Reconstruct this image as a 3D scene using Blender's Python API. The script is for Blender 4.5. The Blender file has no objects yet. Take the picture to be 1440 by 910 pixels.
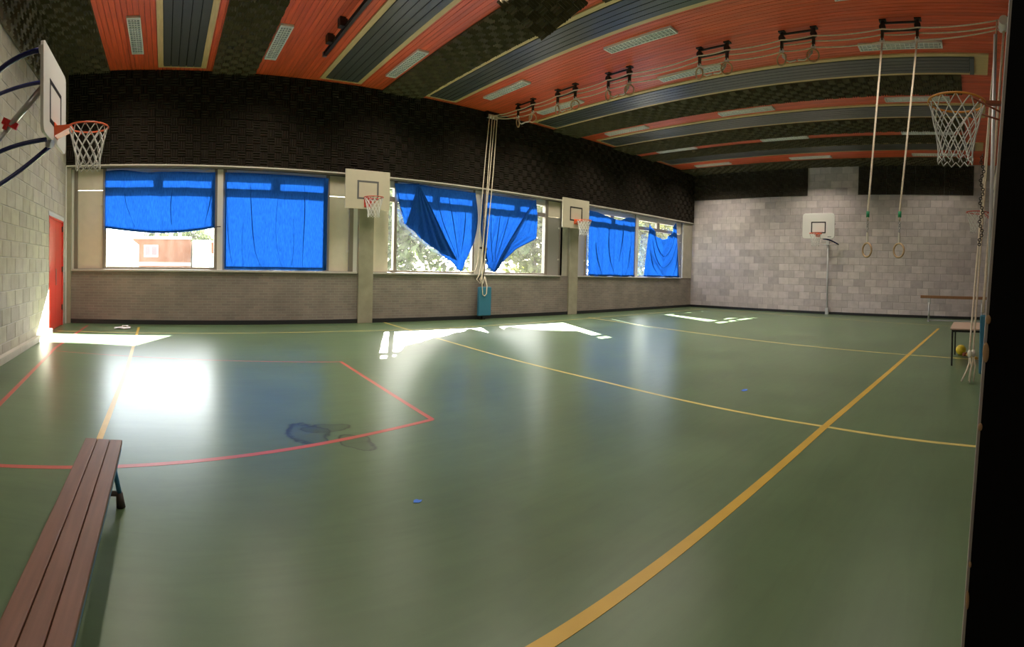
import bpy, bmesh, math, random
from mathutils import Vector, Matrix, Quaternion
random.seed(7)
PI = math.pi
SC = bpy.context.scene
COL = SC.collection

# ------------------------------------------------------------------ camera
cam = bpy.data.cameras.new('camera')
cam.type = 'PANO'
cam.panorama_type = 'CENTRAL_CYLINDRICAL'
FPX, CX, CY = 725.5, 231.8, 392.0          # cylindrical sweep of the phone panorama
cam.central_cylindrical_range_u_min = -CX / FPX
cam.central_cylindrical_range_u_max = (1440 - CX) / FPX
cam.central_cylindrical_range_v_min = -(910 - CY) / FPX
cam.central_cylindrical_range_v_max = CY / FPX
cam.central_cylindrical_radius = 1.0
cam.clip_start = 0.02
cam.clip_end = 500
camo = bpy.data.objects.new('camera', cam)
COL.objects.link(camo)
TX, TY = 0.0252, 0.0089
_rx = Matrix(((1, 0, 0), (0, math.cos(TX), -math.sin(TX)), (0, math.sin(TX), math.cos(TX))))
_ry = Matrix(((math.cos(TY), 0, math.sin(TY)), (0, 1, 0), (-math.sin(TY), 0, math.cos(TY))))
_rt = (_rx @ _ry).transposed()
_ax, _ay, _az = _rt @ Vector((1, 0, 0)), _rt @ Vector((0, 0, 1)), -(_rt @ Vector((0, 1, 0)))
_m = Matrix((_ax, _ay, _az)).transposed().to_4x4()
_m.translation = Vector((0, 0, 1.358))
camo.matrix_world = _m
SC.camera = camo

# ------------------------------------------------------------------ light
world = bpy.data.worlds.new('sky')
SC.world = world
world.use_nodes = True
wn = world.node_tree.nodes
wl = world.node_tree.links
wn.clear()
sky = wn.new('ShaderNodeTexSky')
sky.sky_type = 'NISHITA'
sky.sun_disc = False
sky.sun_elevation = math.radians(32)
sky.sun_rotation = math.radians(25.8)
sky.air_density = 1.0
sky.dust_density = 1.0
sky.ozone_density = 1.0
bg = wn.new('ShaderNodeBackground')
bg.inputs['Strength'].default_value = 0.30
wo = wn.new('ShaderNodeOutputWorld')
haze = wn.new('ShaderNodeMix')               # thin white summer cloud over the whole sky
haze.data_type = 'RGBA'
haze.inputs[0].default_value = 0.75
haze.inputs[7].default_value = (2.3, 2.15, 1.9, 1)
wl.new(sky.outputs[0], haze.inputs[6])
wl.new(haze.outputs[2], bg.inputs[0])
wl.new(bg.outputs[0], wo.inputs[0])

sun = bpy.data.lights.new('sun', 'SUN')
sun.energy = 9.0
sun.angle = math.radians(0.6)
sun.color = (1.0, 0.95, 0.85)
suno = bpy.data.objects.new('sun', sun)
COL.objects.link(suno)
suno.rotation_euler = Vector((-0.70, -1.45, -1.0)).to_track_quat('-Z', 'Y').to_euler()

SC.view_settings.view_transform = 'Standard'
SC.view_settings.look = 'None'
SC.view_settings.gamma = 1.0
SC.view_settings.use_curve_mapping = False
SC.view_settings.exposure = 4.2
SC.cycles.use_denoising = True
SC.cycles.max_bounces = 14
SC.cycles.diffuse_bounces = 8
SC.cycles.transparent_max_bounces = 16
SC.cycles.sample_clamp_indirect = 8.0

# ------------------------------------------------------------------ room size
DW, XL, XR, H, YR = 11.88, -2.298, 19.35, 5.80, -0.70
ZS, ZP, ZF = 1.25, 3.657, 4.65              # sill, underside of wall panels, underside of far and left panels


# ------------------------------------------------------------------ helpers
class MB:
    def __init__(self):
        self.v, self.f, self.s = [], [], []

    def add(self, vs, fs, smooth=False):
        n = len(self.v)
        self.v += [tuple(p) for p in vs]
        self.f += [tuple(i + n for i in f) for f in fs]
        self.s += [smooth] * len(fs)
        return self

    def box(self, x0, x1, y0, y1, z0, z1):
        x0, x1 = min(x0, x1), max(x0, x1)
        y0, y1 = min(y0, y1), max(y0, y1)
        z0, z1 = min(z0, z1), max(z0, z1)
        v = [(x, y, z) for z in (z0, z1) for y in (y0, y1) for x in (x0, x1)]
        return self.add(v, [(0, 2, 3, 1), (4, 5, 7, 6), (0, 1, 5, 4), (2, 6, 7, 3), (0, 4, 6, 2), (1, 3, 7, 5)])

    def obox(self, a, b, w, t, up=(0, 0, 1)):
        """bar from a to b, w across, t along up"""
        a, b = Vector(a), Vector(b)
        d = (b - a).normalized()
        u = Vector(up)
        s = d.cross(u)
        if s.length < 1e-5:
            s = d.cross(Vector((1, 0, 0)))
        s.normalize()
        u = s.cross(d).normalized()
        v = [p + s * i * w / 2 + u * j * t / 2 for p in (a, b) for j in (-1, 1) for i in (-1, 1)]
        return self.add(v, [(0, 2, 3, 1), (4, 5, 7, 6), (0, 1, 5, 4), (2, 6, 7, 3), (0, 4, 6, 2), (1, 3, 7, 5)])

    def tube(self, pts, r, n=8, closed=False, caps=True):
        pts = [Vector(p) for p in pts]
        m = len(pts)
        rr = r if isinstance(r, (list, tuple)) else [r] * m
        vs, ref = [], None
        for i, p in enumerate(pts):
            if closed:
                d = pts[(i + 1) % m] - pts[i - 1]
            else:
                d = pts[min(i + 1, m - 1)] - pts[max(i - 1, 0)]
            d.normalize()
            if ref is None:
                ref = Vector((0, 0, 1)) if abs(d.z) < 0.9 else Vector((1, 0, 0))
            ref = (ref - d * ref.dot(d))
            if ref.length < 1e-6:
                ref = d.orthogonal()
            ref.normalize()
            b = d.cross(ref)
            for k in range(n):
                a = 2 * PI * k / n
                vs.append(p + (ref * math.cos(a) + b * math.sin(a)) * rr[i])
        fs = []
        for i in range(m if closed else m - 1):
            j = (i + 1) % m
            for k in range(n):
                l = (k + 1) % n
                fs.append((i * n + k, i * n + l, j * n + l, j * n + k))
        self.add(vs, fs, True)
        if caps and not closed:
            base = len(self.v) - len(vs)
            self.f.append(tuple(base + k for k in range(n))[::-1]); self.s.append(False)
            self.f.append(tuple(base + (m - 1) * n + k for k in range(n))); self.s.append(False)
        return self

    def ring(self, c, R, r, axis=(0, 0, 1), n=24, k=8):
        q = Vector((0, 0, 1)).rotation_difference(Vector(axis))
        c = Vector(c)
        return self.tube([c + q @ Vector((R * math.cos(2 * PI * i / n), R * math.sin(2 * PI * i / n), 0)) for i in range(n)], r, k, closed=True)

    def sphere(self, c, r, n=20, m=12, sx=1, sy=1, sz=1):
        c = Vector(c)
        vs = [c + Vector((0, 0, r * sz))]
        for i in range(1, m):
            a = PI * i / m
            for j in range(n):
                b = 2 * PI * j / n
                vs.append(c + Vector((r * sx * math.sin(a) * math.cos(b), r * sy * math.sin(a) * math.sin(b), r * sz * math.cos(a))))
        vs.append(c - Vector((0, 0, r * sz)))
        fs = [(0, 1 + j, 1 + (j + 1) % n) for j in range(n)]
        for i in range(m - 2):
            for j in range(n):
                a, b = 1 + i * n + j, 1 + i * n + (j + 1) % n
                fs.append((a, a + n, b + n, b))
        e = len(vs) - 1
        fs += [(e, 1 + (m - 2) * n + (j + 1) % n, 1 + (m - 2) * n + j) for j in range(n)]
        return self.add(vs, fs, True)

    def grid(self, fn, nu, nv, smooth=True):
        vs = [fn(i / nu, j / nv) for j in range(nv + 1) for i in range(nu + 1)]
        fs = [(j * (nu + 1) + i, j * (nu + 1) + i + 1, (j + 1) * (nu + 1) + i + 1, (j + 1) * (nu + 1) + i) for j in range(nv) for i in range(nu)]
        return self.add(vs, fs, smooth)

    def prism(self, poly, ext):
        """poly: list of 3d points (flat), extruded by the vector ext"""
        e = Vector(ext)
        n = len(poly)
        vs = [Vector(p) for p in poly] + [Vector(p) + e for p in poly]
        fs = [tuple(range(n))[::-1], tuple(range(n, 2 * n))]
        fs += [(i, (i + 1) % n, n + (i + 1) % n, n + i) for i in range(n)]
        return self.add(vs, fs)

    def mesh(self, name, fix=True):
        me = bpy.data.meshes.new(name)
        me.from_pydata(self.v, [], self.f)
        me.polygons.foreach_set('use_smooth', self.s)
        if fix:
            bm = bmesh.new(); bm.from_mesh(me)
            bmesh.ops.recalc_face_normals(bm, faces=bm.faces)
            bm.to_mesh(me); bm.free()
        me.update()
        return me


def put(name, mesh, m, parent=None, loc=(0, 0, 0), rot=None, bevel=0):
    if isinstance(mesh, MB):
        mesh = mesh.mesh(name)
    o = bpy.data.objects.new(name, mesh)
    COL.objects.link(o)
    if m is not None and not mesh.materials:
        mesh.materials.append(m)
    if parent is not None:
        o.parent = parent
    o.location = loc
    if rot is not None:
        o.rotation_euler = rot
    if bevel:
        b = o.modifiers.new('bevel', 'BEVEL')
        b.width = bevel; b.segments = 2; b.limit_method = 'ANGLE'
    return o


def tag(o, label=None, cat=None, group=None, kind=None):
    if label: o['label'] = label
    if cat: o['category'] = cat
    if group: o['group'] = group
    if kind: o['kind'] = kind
    return o


def thing(name, label, cat, loc=(0, 0, 0), rotz=0.0, group=None, kind=None):
    o = bpy.data.objects.new(name, None)
    o.empty_display_size = 0.1
    COL.objects.link(o)
    o.location = loc
    o.rotation_euler = (0, 0, rotz)
    return tag(o, label, cat, group, kind)


def dup(root, loc, rotz=None, label=None, group=None):
    r = root.copy(); COL.objects.link(r); r.location = loc
    if rotz is not None: r.rotation_euler = (0, 0, rotz)
    if label: r['label'] = label
    if group: r['group'] = group
    for ch in list(root.children):
        c = ch.copy(); COL.objects.link(c); c.parent = r
        for g in list(ch.children):
            d = g.copy(); COL.objects.link(d); d.parent = c
    return r


# ------------------------------------------------------------------ materials
def mat(name, col, rough=0.6, metal=0.0, var=0.0, scale=6.0, bump=0.0, bscale=40.0, spec=0.5, stretch=None, island=0.0, tint=None):
    m = bpy.data.materials.new(name)
    m.use_nodes = True
    nt = m.node_tree
    N, Lk = nt.nodes, nt.links
    b = N['Principled BSDF']
    b.inputs['Roughness'].default_value = rough
    b.inputs['Metallic'].default_value = metal
    b.inputs['Specular IOR Level'].default_value = spec
    b.inputs['Base Color'].default_value = (*col, 1)
    tc = N.new('ShaderNodeTexCoord')
    mp = N.new('ShaderNodeMapping')
    if island > 0:                            # alike pieces share meshes: shift the grain by each piece's place
        ob = N.new('ShaderNodeObjectInfo')
        of = N.new('ShaderNodeVectorMath'); of.operation = 'ADD'
        Lk.new(tc.outputs['Object'], of.inputs[0]); Lk.new(ob.outputs['Location'], of.inputs[1])
        Lk.new(of.outputs[0], mp.inputs['Vector'])
    else:
        Lk.new(tc.outputs['Object'], mp.inputs['Vector'])
    if stretch: mp.inputs['Scale'].default_value = stretch
    cur = None
    if var > 0:
        nz = N.new('ShaderNodeTexNoise')
        nz.inputs['Scale'].default_value = scale
        nz.inputs['Detail'].default_value = 5
        Lk.new(mp.outputs[0], nz.inputs['Vector'])
        cr = N.new('ShaderNodeMapRange')
        cr.inputs[1].default_value = 0.3; cr.inputs[2].default_value = 0.7
        cr.inputs[3].default_value = 1 - var; cr.inputs[4].default_value = 1 + var
        Lk.new(nz.outputs[0], cr.inputs[0])
        cur = cr.outputs[0]
    if island > 0:
        oi = N.new('ShaderNodeObjectInfo')
        ge = N.new('ShaderNodeNewGeometry')
        ad = N.new('ShaderNodeMath'); ad.operation = 'ADD'
        Lk.new(oi.outputs['Random'], ad.inputs[0]); Lk.new(ge.outputs['Random Per Island'], ad.inputs[1])
        fr = N.new('ShaderNodeMath'); fr.operation = 'FRACT'
        Lk.new(ad.outputs[0], fr.inputs[0])
        mr = N.new('ShaderNodeMapRange')
        mr.inputs[3].default_value = 1 - island; mr.inputs[4].default_value = 1 + island
        Lk.new(fr.outputs[0], mr.inputs[0])
        if cur is None:
            cur = mr.outputs[0]
        else:
            mu = N.new('ShaderNodeMath'); mu.operation = 'MULTIPLY'
            Lk.new(cur, mu.inputs[0]); Lk.new(mr.outputs[0], mu.inputs[1])
            cur = mu.outputs[0]
        rnd = fr.outputs[0]
    if cur is not None:
        vm = N.new('ShaderNodeVectorMath'); vm.operation = 'SCALE'
        if tint and island > 0:
            mx = N.new('ShaderNodeMix'); mx.data_type = 'RGBA'
            mx.inputs[6].default_value = (*col, 1); mx.inputs[7].default_value = (*tint, 1)
            wn_ = N.new('ShaderNodeTexWhiteNoise'); wn_.noise_dimensions = '1D'
            Lk.new(rnd, wn_.inputs['W'])
            Lk.new(wn_.outputs['Value'], mx.inputs[0])
            Lk.new(mx.outputs[2], vm.inputs[0])
        else:
            vm.inputs[0].default_value = col
        Lk.new(cur, vm.inputs['Scale'])
        Lk.new(vm.outputs[0], b.inputs['Base Color'])
    if bump > 0:
        n2 = N.new('ShaderNodeTexNoise')
        n2.inputs['Scale'].default_value = bscale
        n2.inputs['Detail'].default_value = 4
        Lk.new(mp.outputs[0], n2.inputs['Vector'])
        bp = N.new('ShaderNodeBump')
        bp.inputs['Strength'].default_value = bump
        bp.inputs['Distance'].default_value = 0.02
        Lk.new(n2.outputs[0], bp.inputs['Height'])
        Lk.new(bp.outputs[0], b.inputs['Normal'])
    return m


M = {}
M['block_far'] = mat('pale_block', (0.48, 0.42, 0.41), 0.85, var=0.10, scale=5, bump=0.25, bscale=60, island=0.16, tint=(0.51, 0.455, 0.43))
M['block_left'] = mat('olive_grey_block', (0.34, 0.315, 0.235), 0.85, var=0.12, scale=5, bump=0.25, bscale=60, island=0.10, tint=(0.33, 0.30, 0.25))
M['mortar'] = mat('mortar', (0.40, 0.37, 0.34), 0.95, var=0.1)
M['concrete'] = mat('concrete', (0.30, 0.275, 0.20), 0.8, var=0.12, scale=4, bump=0.1)
M['concrete_pale'] = mat('concrete_pale', (0.42, 0.39, 0.32), 0.8, var=0.08, scale=4, bump=0.1)
M['foam_wall'] = mat('dark_foam', (0.022, 0.0155, 0.010), 0.75, var=0.2, scale=3, spec=0.25)
M['foam_ceiling'] = mat('olive_foam', (0.085, 0.068, 0.036), 0.7, var=0.2, scale=3, spec=0.25)
M['foam_far'] = mat('far_foam', (0.050, 0.040, 0.028), 0.75, var=0.2, scale=3, spec=0.3)
M['red_board'] = mat('red_stained_board', (0.68, 0.105, 0.036), 0.42, var=0.18, scale=2.0, stretch=(14, 0.8, 1), island=0.10, bump=0.05, bscale=8, spec=0.45)
M['slat'] = mat('grey_metal_slat', (0.075, 0.074, 0.068), 0.32, 0.0, var=0.05, spec=0.5)
M['slat_end'] = mat('grey_end_cap', (0.10, 0.11, 0.115), 0.5)
M['tan_wood'] = mat('tan_wood', (0.62, 0.44, 0.21), 0.55, var=0.1, scale=3, stretch=(10, 1, 1))
M['dark_void'] = mat('dark_backing', (0.012, 0.011, 0.010), 0.9)
M['white_paint'] = mat('white_paint', (0.75, 0.74, 0.70), 0.45)
M['louvre'] = mat('louvre_metal', (0.20, 0.22, 0.23), 0.5, 0.0)
M['tube_glass'] = mat('lamp_tube', (0.85, 0.86, 0.84), 0.25)
M['cream_panel'] = mat('cream_panel', (0.60, 0.54, 0.42), 0.6, var=0.04)
M['frame_brown'] = mat('brown_grey_frame', (0.20, 0.17, 0.135), 0.5)
M['frame_white'] = mat('pale_frame', (0.60, 0.56, 0.48), 0.5)
M['grey_panel'] = mat('grey_panel', (0.30, 0.28, 0.255), 0.6)
M['sill'] = mat('sill_stone', (0.45, 0.42, 0.38), 0.35, var=0.05)
M['black_base'] = mat('black_skirting', (0.012, 0.012, 0.014), 0.5)
M['red_door'] = mat('red_door_paint', (0.62, 0.045, 0.028), 0.28, var=0.03)
M['white_board'] = mat('white_backboard', (0.72, 0.70, 0.66), 0.4)
M['cream_board'] = mat('cream_backboard', (0.52, 0.475, 0.36), 0.5, var=0.03)
M['black_paint'] = mat('black_paint', (0.012, 0.012, 0.013), 0.5)
M['grey_paint'] = mat('grey_paint', (0.11, 0.11, 0.11), 0.5)
M['orange_rim'] = mat('orange_rim', (0.85, 0.13, 0.035), 0.4)
M['red_rim'] = mat('red_rim', (0.50, 0.05, 0.03), 0.45)
M['amber_rim'] = mat('amber_rim', (0.62, 0.24, 0.02), 0.4)
M['rust_iron'] = mat('rust_iron', (0.24, 0.06, 0.02), 0.6)
M['net'] = mat('white_cord', (0.66, 0.65, 0.62), 0.8)
M['rope'] = mat('cotton_rope', (0.70, 0.60, 0.46), 0.85, var=0.1, scale=30)
M['steel'] = mat('steel', (0.45, 0.45, 0.45), 0.3, 0.9)
M['grey_steel'] = mat('grey_steel_paint', (0.50, 0.50, 0.50), 0.4, 0.3)
M['dark_iron'] = mat('dark_iron', (0.030, 0.022, 0.018), 0.5, 0.3)
M['navy_tube'] = mat('navy_tube', (0.010, 0.012, 0.09), 0.25)
M['ring_wood'] = mat('ring_wood', (0.48, 0.32, 0.17), 0.45, var=0.15, scale=20)
M['strap'] = mat('pale_strap', (0.62, 0.58, 0.50), 0.8)
M['green_tape'] = mat('green_tape', (0.01, 0.25, 0.10), 0.5)
M['red_plastic'] = mat('red_plastic', (0.65, 0.02, 0.02), 0.35)
M['blue_pad'] = mat('blue_pad', (0.035, 0.17, 0.27), 0.4)
M['bench_wood'] = mat('bench_wood', (0.155, 0.066, 0.040), 0.45, var=0.16, scale=2.5, stretch=(18, 1.2, 1), bump=0.1, bscale=90, spec=0.4)
M['bench_blue'] = mat('bench_blue_steel', (0.03, 0.16, 0.32), 0.35)
M['rubber'] = mat('brown_rubber', (0.06, 0.042, 0.035), 0.7)
M['beam_wood'] = mat('beam_wood', (0.26, 0.125, 0.055), 0.5, var=0.12, stretch=(1, 8, 1))
M['table_top'] = mat('table_top', (0.42, 0.29, 0.22), 0.4, var=0.04)
M['ball'] = mat('yellow_ball', (0.80, 0.60, 0.03), 0.45, var=0.08, scale=12, bump=0.3, bscale=60)
M['brass'] = mat('yellow_plastic', (0.62, 0.36, 0.06), 0.4)
M['paper'] = mat('paper', (0.7, 0.66, 0.66), 0.7)
M['blue_scrap'] = mat('blue_tape', (0.02, 0.13, 0.60), 0.5)
M['line_yellow'] = mat('yellow_line_paint', (0.48, 0.30, 0.03), 0.36, var=0.10, scale=3)
M['line_thin'] = mat('pale_yellow_line_paint', (0.52, 0.42, 0.12), 0.36, var=0.10, scale=3)
M['line_red'] = mat('red_line_paint', (0.42, 0.075, 0.055), 0.36, var=0.12, scale=3)
M['black_door'] = mat('black_door_paint', (0.003, 0.0025, 0.002), 0.8, spec=0.1)
M['lit_worn_edge'] = mat('lit_worn_edge', (0.32, 0.28, 0.24), 0.7, var=0.2)  # worn paint; its pale tone also stands for window light on the edge
M['bare_wood'] = mat('bare_wood', (0.42, 0.26, 0.13), 0.7)
M['orange_brick'] = mat('orange_brick', (0.10, 0.025, 0.006), 0.8, var=0.06)
M['white_render'] = mat('white_render', (0.42, 0.40, 0.37), 0.8)
M['roof_grey'] = mat('roof_grey', (0.40, 0.40, 0.42), 0.7)
M['shed_blue'] = mat('shed_blue', (0.07, 0.085, 0.12), 0.6)
M['window_red'] = mat('window_panel_red', (0.22, 0.04, 0.06), 0.4)
M['pavement'] = mat('pavement', (0.30, 0.28, 0.25), 0.9, var=0.1)
M['grass'] = mat('grass', (0.14, 0.20, 0.06), 0.9, var=0.2)
M['bark'] = mat('bark', (0.09, 0.065, 0.045), 0.9)


def leaf_mat(name, col):
    m = mat(name, col, 0.6, var=0.3, scale=0.8)
    nt = m.node_tree
    b = nt.nodes['Principled BSDF']
    src = b.inputs['Base Color'].links[0].from_socket
    t = nt.nodes.new('ShaderNodeBsdfTranslucent')
    nt.links.new(src, t.inputs[0])
    mx = nt.nodes.new('ShaderNodeMixShader'); mx.inputs[0].default_value = 0.45
    nt.links.new(b.outputs[0], mx.inputs[1]); nt.links.new(t.outputs[0], mx.inputs[2])
    nt.links.new(mx.outputs[0], nt.nodes['Material Output'].inputs['Surface'])
    return m


M['leaf_a'] = leaf_mat('leaf_green', (0.050, 0.072, 0.022))
M['leaf_b'] = leaf_mat('leaf_yellow_green', (0.080, 0.086, 0.018))


def cloth_mat():
    m = bpy.data.materials.new('blue_curtain_cloth')
    m.use_nodes = True
    nt = m.node_tree; N, Lk = nt.nodes, nt.links
    N.remove(N['Principled BSDF'])
    out = N['Material Output']
    tc = N.new('ShaderNodeTexCoord')
    mp = N.new('ShaderNodeMapping'); mp.inputs['Scale'].default_value = (60, 60, 9)
    nz = N.new('ShaderNodeTexNoise'); nz.inputs['Scale'].default_value = 1.0; nz.inputs['Detail'].default_value = 3
    Lk.new(tc.outputs['Object'], mp.inputs[0]); Lk.new(mp.outputs[0], nz.inputs['Vector'])
    mr = N.new('ShaderNodeMapRange'); mr.inputs[1].default_value = 0.3; mr.inputs[2].default_value = 0.7
    mr.inputs[3].default_value = 0.8; mr.inputs[4].default_value = 1.2
    Lk.new(nz.outputs[0], mr.inputs[0])

    def scaled(c):
        v = N.new('ShaderNodeVectorMath'); v.operation = 'SCALE'; v.inputs[0].default_value = c
        Lk.new(mr.outputs[0], v.inputs['Scale']); return v.outputs[0]
    d = N.new('ShaderNodeBsdfDiffuse'); Lk.new(scaled((0.016, 0.085, 0.32)), d.inputs[0])
    t = N.new('ShaderNodeBsdfTranslucent'); Lk.new(scaled((0.055, 0.17, 0.39)), t.inputs[0])
    mx = N.new('ShaderNodeMixShader'); mx.inputs[0].default_value = 0.42
    Lk.new(d.outputs[0], mx.inputs[1]); Lk.new(t.outputs[0], mx.inputs[2])
    Lk.new(mx.outputs[0], out.inputs['Surface'])
    return m


M['cloth'] = cloth_mat()


def glass_mat():
    m = bpy.data.materials.new('dusty_window_glass')
    m.use_nodes = True
    nt = m.node_tree; N, Lk = nt.nodes, nt.links
    N.remove(N['Principled BSDF'])
    tr = N.new('ShaderNodeBsdfTransparent'); tr.inputs[0].default_value = (0.93, 0.95, 0.94, 1)
    tl = N.new('ShaderNodeBsdfTranslucent'); tl.inputs[0].default_value = (0.85, 0.85, 0.80, 1)
    gl = N.new('ShaderNodeBsdfGlossy'); gl.inputs['Roughness'].default_value = 0.03
    tc = N.new('ShaderNodeTexCoord')
    nz = N.new('ShaderNodeTexNoise'); nz.inputs['Scale'].default_value = 5; nz.inputs['Detail'].default_value = 6
    Lk.new(tc.outputs['Object'], nz.inputs['Vector'])
    mr = N.new('ShaderNodeMapRange'); mr.inputs[1].default_value = 0.35; mr.inputs[2].default_value = 0.7
    mr.inputs[3].default_value = 0.002; mr.inputs[4].default_value = 0.006
    Lk.new(nz.outputs[0], mr.inputs[0])
    m1 = N.new('ShaderNodeMixShader'); Lk.new(mr.outputs[0], m1.inputs[0])
    Lk.new(tr.outputs[0], m1.inputs[1]); Lk.new(tl.outputs[0], m1.inputs[2])
    m2 = N.new('ShaderNodeMixShader'); m2.inputs[0].default_value = 0.04
    Lk.new(m1.outputs[0], m2.inputs[1]); Lk.new(gl.outputs[0], m2.inputs[2])
    Lk.new(m2.outputs[0], N['Material Output'].inputs['Surface'])
    return m


M['glass'] = glass_mat()


def floor_mat():
    m = mat('green_linoleum', (0.115, 0.165, 0.085), 0.30, spec=0.5)
    nt = m.node_tree; N, Lk = nt.nodes, nt.links
    b = N['Principled BSDF']
    tc = N.new('ShaderNodeTexCoord')
    # mottling of the linoleum
    n1 = N.new('ShaderNodeTexNoise'); n1.inputs['Scale'].default_value = 0.7; n1.inputs['Detail'].default_value = 9; n1.inputs['Roughness'].default_value = 0.68
    Lk.new(tc.outputs['Object'], n1.inputs['Vector'])
    mr = N.new('ShaderNodeMapRange'); mr.inputs[1].default_value = 0.3; mr.inputs[2].default_value = 0.7
    mr.inputs[3].default_value = 0.80; mr.inputs[4].default_value = 1.2
    Lk.new(n1.outputs[0], mr.inputs[0])
    # long dark scuffs
    mp = N.new('ShaderNodeMapping'); mp.inputs['Scale'].default_value = (0.9, 6.0, 1); mp.inputs['Rotation'].default_value = (0, 0, 0.15)
    Lk.new(tc.outputs['Object'], mp.inputs[0])
    n2 = N.new('ShaderNodeTexNoise'); n2.inputs['Scale'].default_value = 1.3; n2.inputs['Detail'].default_value = 6; n2.inputs['Distortion'].default_value = 1.5
    Lk.new(mp.outputs[0], n2.inputs['Vector'])
    s2 = N.new('ShaderNodeMapRange'); s2.inputs[1].default_value = 0.40; s2.inputs[2].default_value = 0.75; s2.inputs[3].default_value = 1.04; s2.inputs[4].default_value = 0.90
    Lk.new(n2.outputs[0], s2.inputs[0])
    mu = N.new('ShaderNodeMath'); mu.operation = 'MULTIPLY'
    Lk.new(mr.outputs[0], mu.inputs[0]); Lk.new(s2.outputs[0], mu.inputs[1])
    cur = mu.outputs[0]
    # dried water stains: dark rims with a slightly dark inside
    n3 = N.new('ShaderNodeTexNoise'); n3.inputs['Scale'].default_value = 4.0; n3.inputs['Detail'].default_value = 4
    Lk.new(tc.outputs['Object'], n3.inputs['Vector'])
    for (sx, sy, rx, ry) in ((1.16, 4.02, 0.17, 0.27), (1.47, 3.72, 0.13, 0.20), (1.34, 4.13, 0.20, 0.10)):
        sub = N.new('ShaderNodeVectorMath'); sub.operation = 'SUBTRACT'; sub.inputs[1].default_value = (sx, sy, 0)
        Lk.new(tc.outputs['Object'], sub.inputs[0])
        sc = N.new('ShaderNodeVectorMath'); sc.operation = 'MULTIPLY'; sc.inputs[1].default_value = (1 / rx, 1 / ry, 0)
        Lk.new(sub.outputs[0], sc.inputs[0])
        ln = N.new('ShaderNodeVectorMath'); ln.operation = 'LENGTH'
        Lk.new(sc.outputs[0], ln.inputs[0])
        ad = N.new('ShaderNodeMath'); ad.operation = 'MULTIPLY_ADD'; ad.inputs[1].default_value = 1.6
        Lk.new(n3.outputs[0], ad.inputs[0]); Lk.new(ln.outputs['Value'], ad.inputs[2])
        rp = N.new('ShaderNodeValToRGB')
        e = rp.color_ramp.elements
        e[0].position = 0.0; e[0].color = (0.80, 0.80, 0.80, 1)
        e[1].position = 1.0; e[1].color = (1, 1, 1, 1)
        for pos, c in ((0.84, 0.72), (0.92, 0.15), (0.97, 0.95)):
            k = e.new(pos); k.color = (c, c, c, 1)
        dv = N.new('ShaderNodeMath'); dv.operation = 'DIVIDE'; dv.inputs[1].default_value = 1.9
        Lk.new(ad.outputs[0], dv.inputs[0])
        Lk.new(dv.outputs[0], rp.inputs[0])
        m3 = N.new('ShaderNodeMath'); m3.operation = 'MULTIPLY'
        Lk.new(cur, m3.inputs[0]); Lk.new(rp.outputs[0], m3.inputs[1])
        cur = m3.outputs[0]
    vm = N.new('ShaderNodeVectorMath'); vm.operation = 'SCALE'; vm.inputs[0].default_value = (0.080, 0.130, 0.062)
    Lk.new(cur, vm.inputs['Scale'])
    Lk.new(vm.outputs[0], b.inputs['Base Color'])
    rr = N.new('ShaderNodeMapRange'); rr.inputs[1].default_value = 0.3; rr.inputs[2].default_value = 0.7; rr.inputs[3].default_value = 0.295; rr.inputs[4].default_value = 0.325
    Lk.new(n1.outputs[0], rr.inputs[0]); Lk.new(rr.outputs[0], b.inputs['Roughness'])
    n4 = N.new('ShaderNodeTexNoise'); n4.inputs['Scale'].default_value = 2.2; n4.inputs['Detail'].default_value = 3
    Lk.new(tc.outputs['Object'], n4.inputs['Vector'])
    bp = N.new('ShaderNodeBump'); bp.inputs['Strength'].default_value = 0.10; bp.inputs['Distance'].default_value = 0.02
    Lk.new(n4.outputs[0], bp.inputs['Height']); Lk.new(bp.outputs[0], b.inputs['Normal'])
    return m


M['floor'] = floor_mat()


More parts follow.
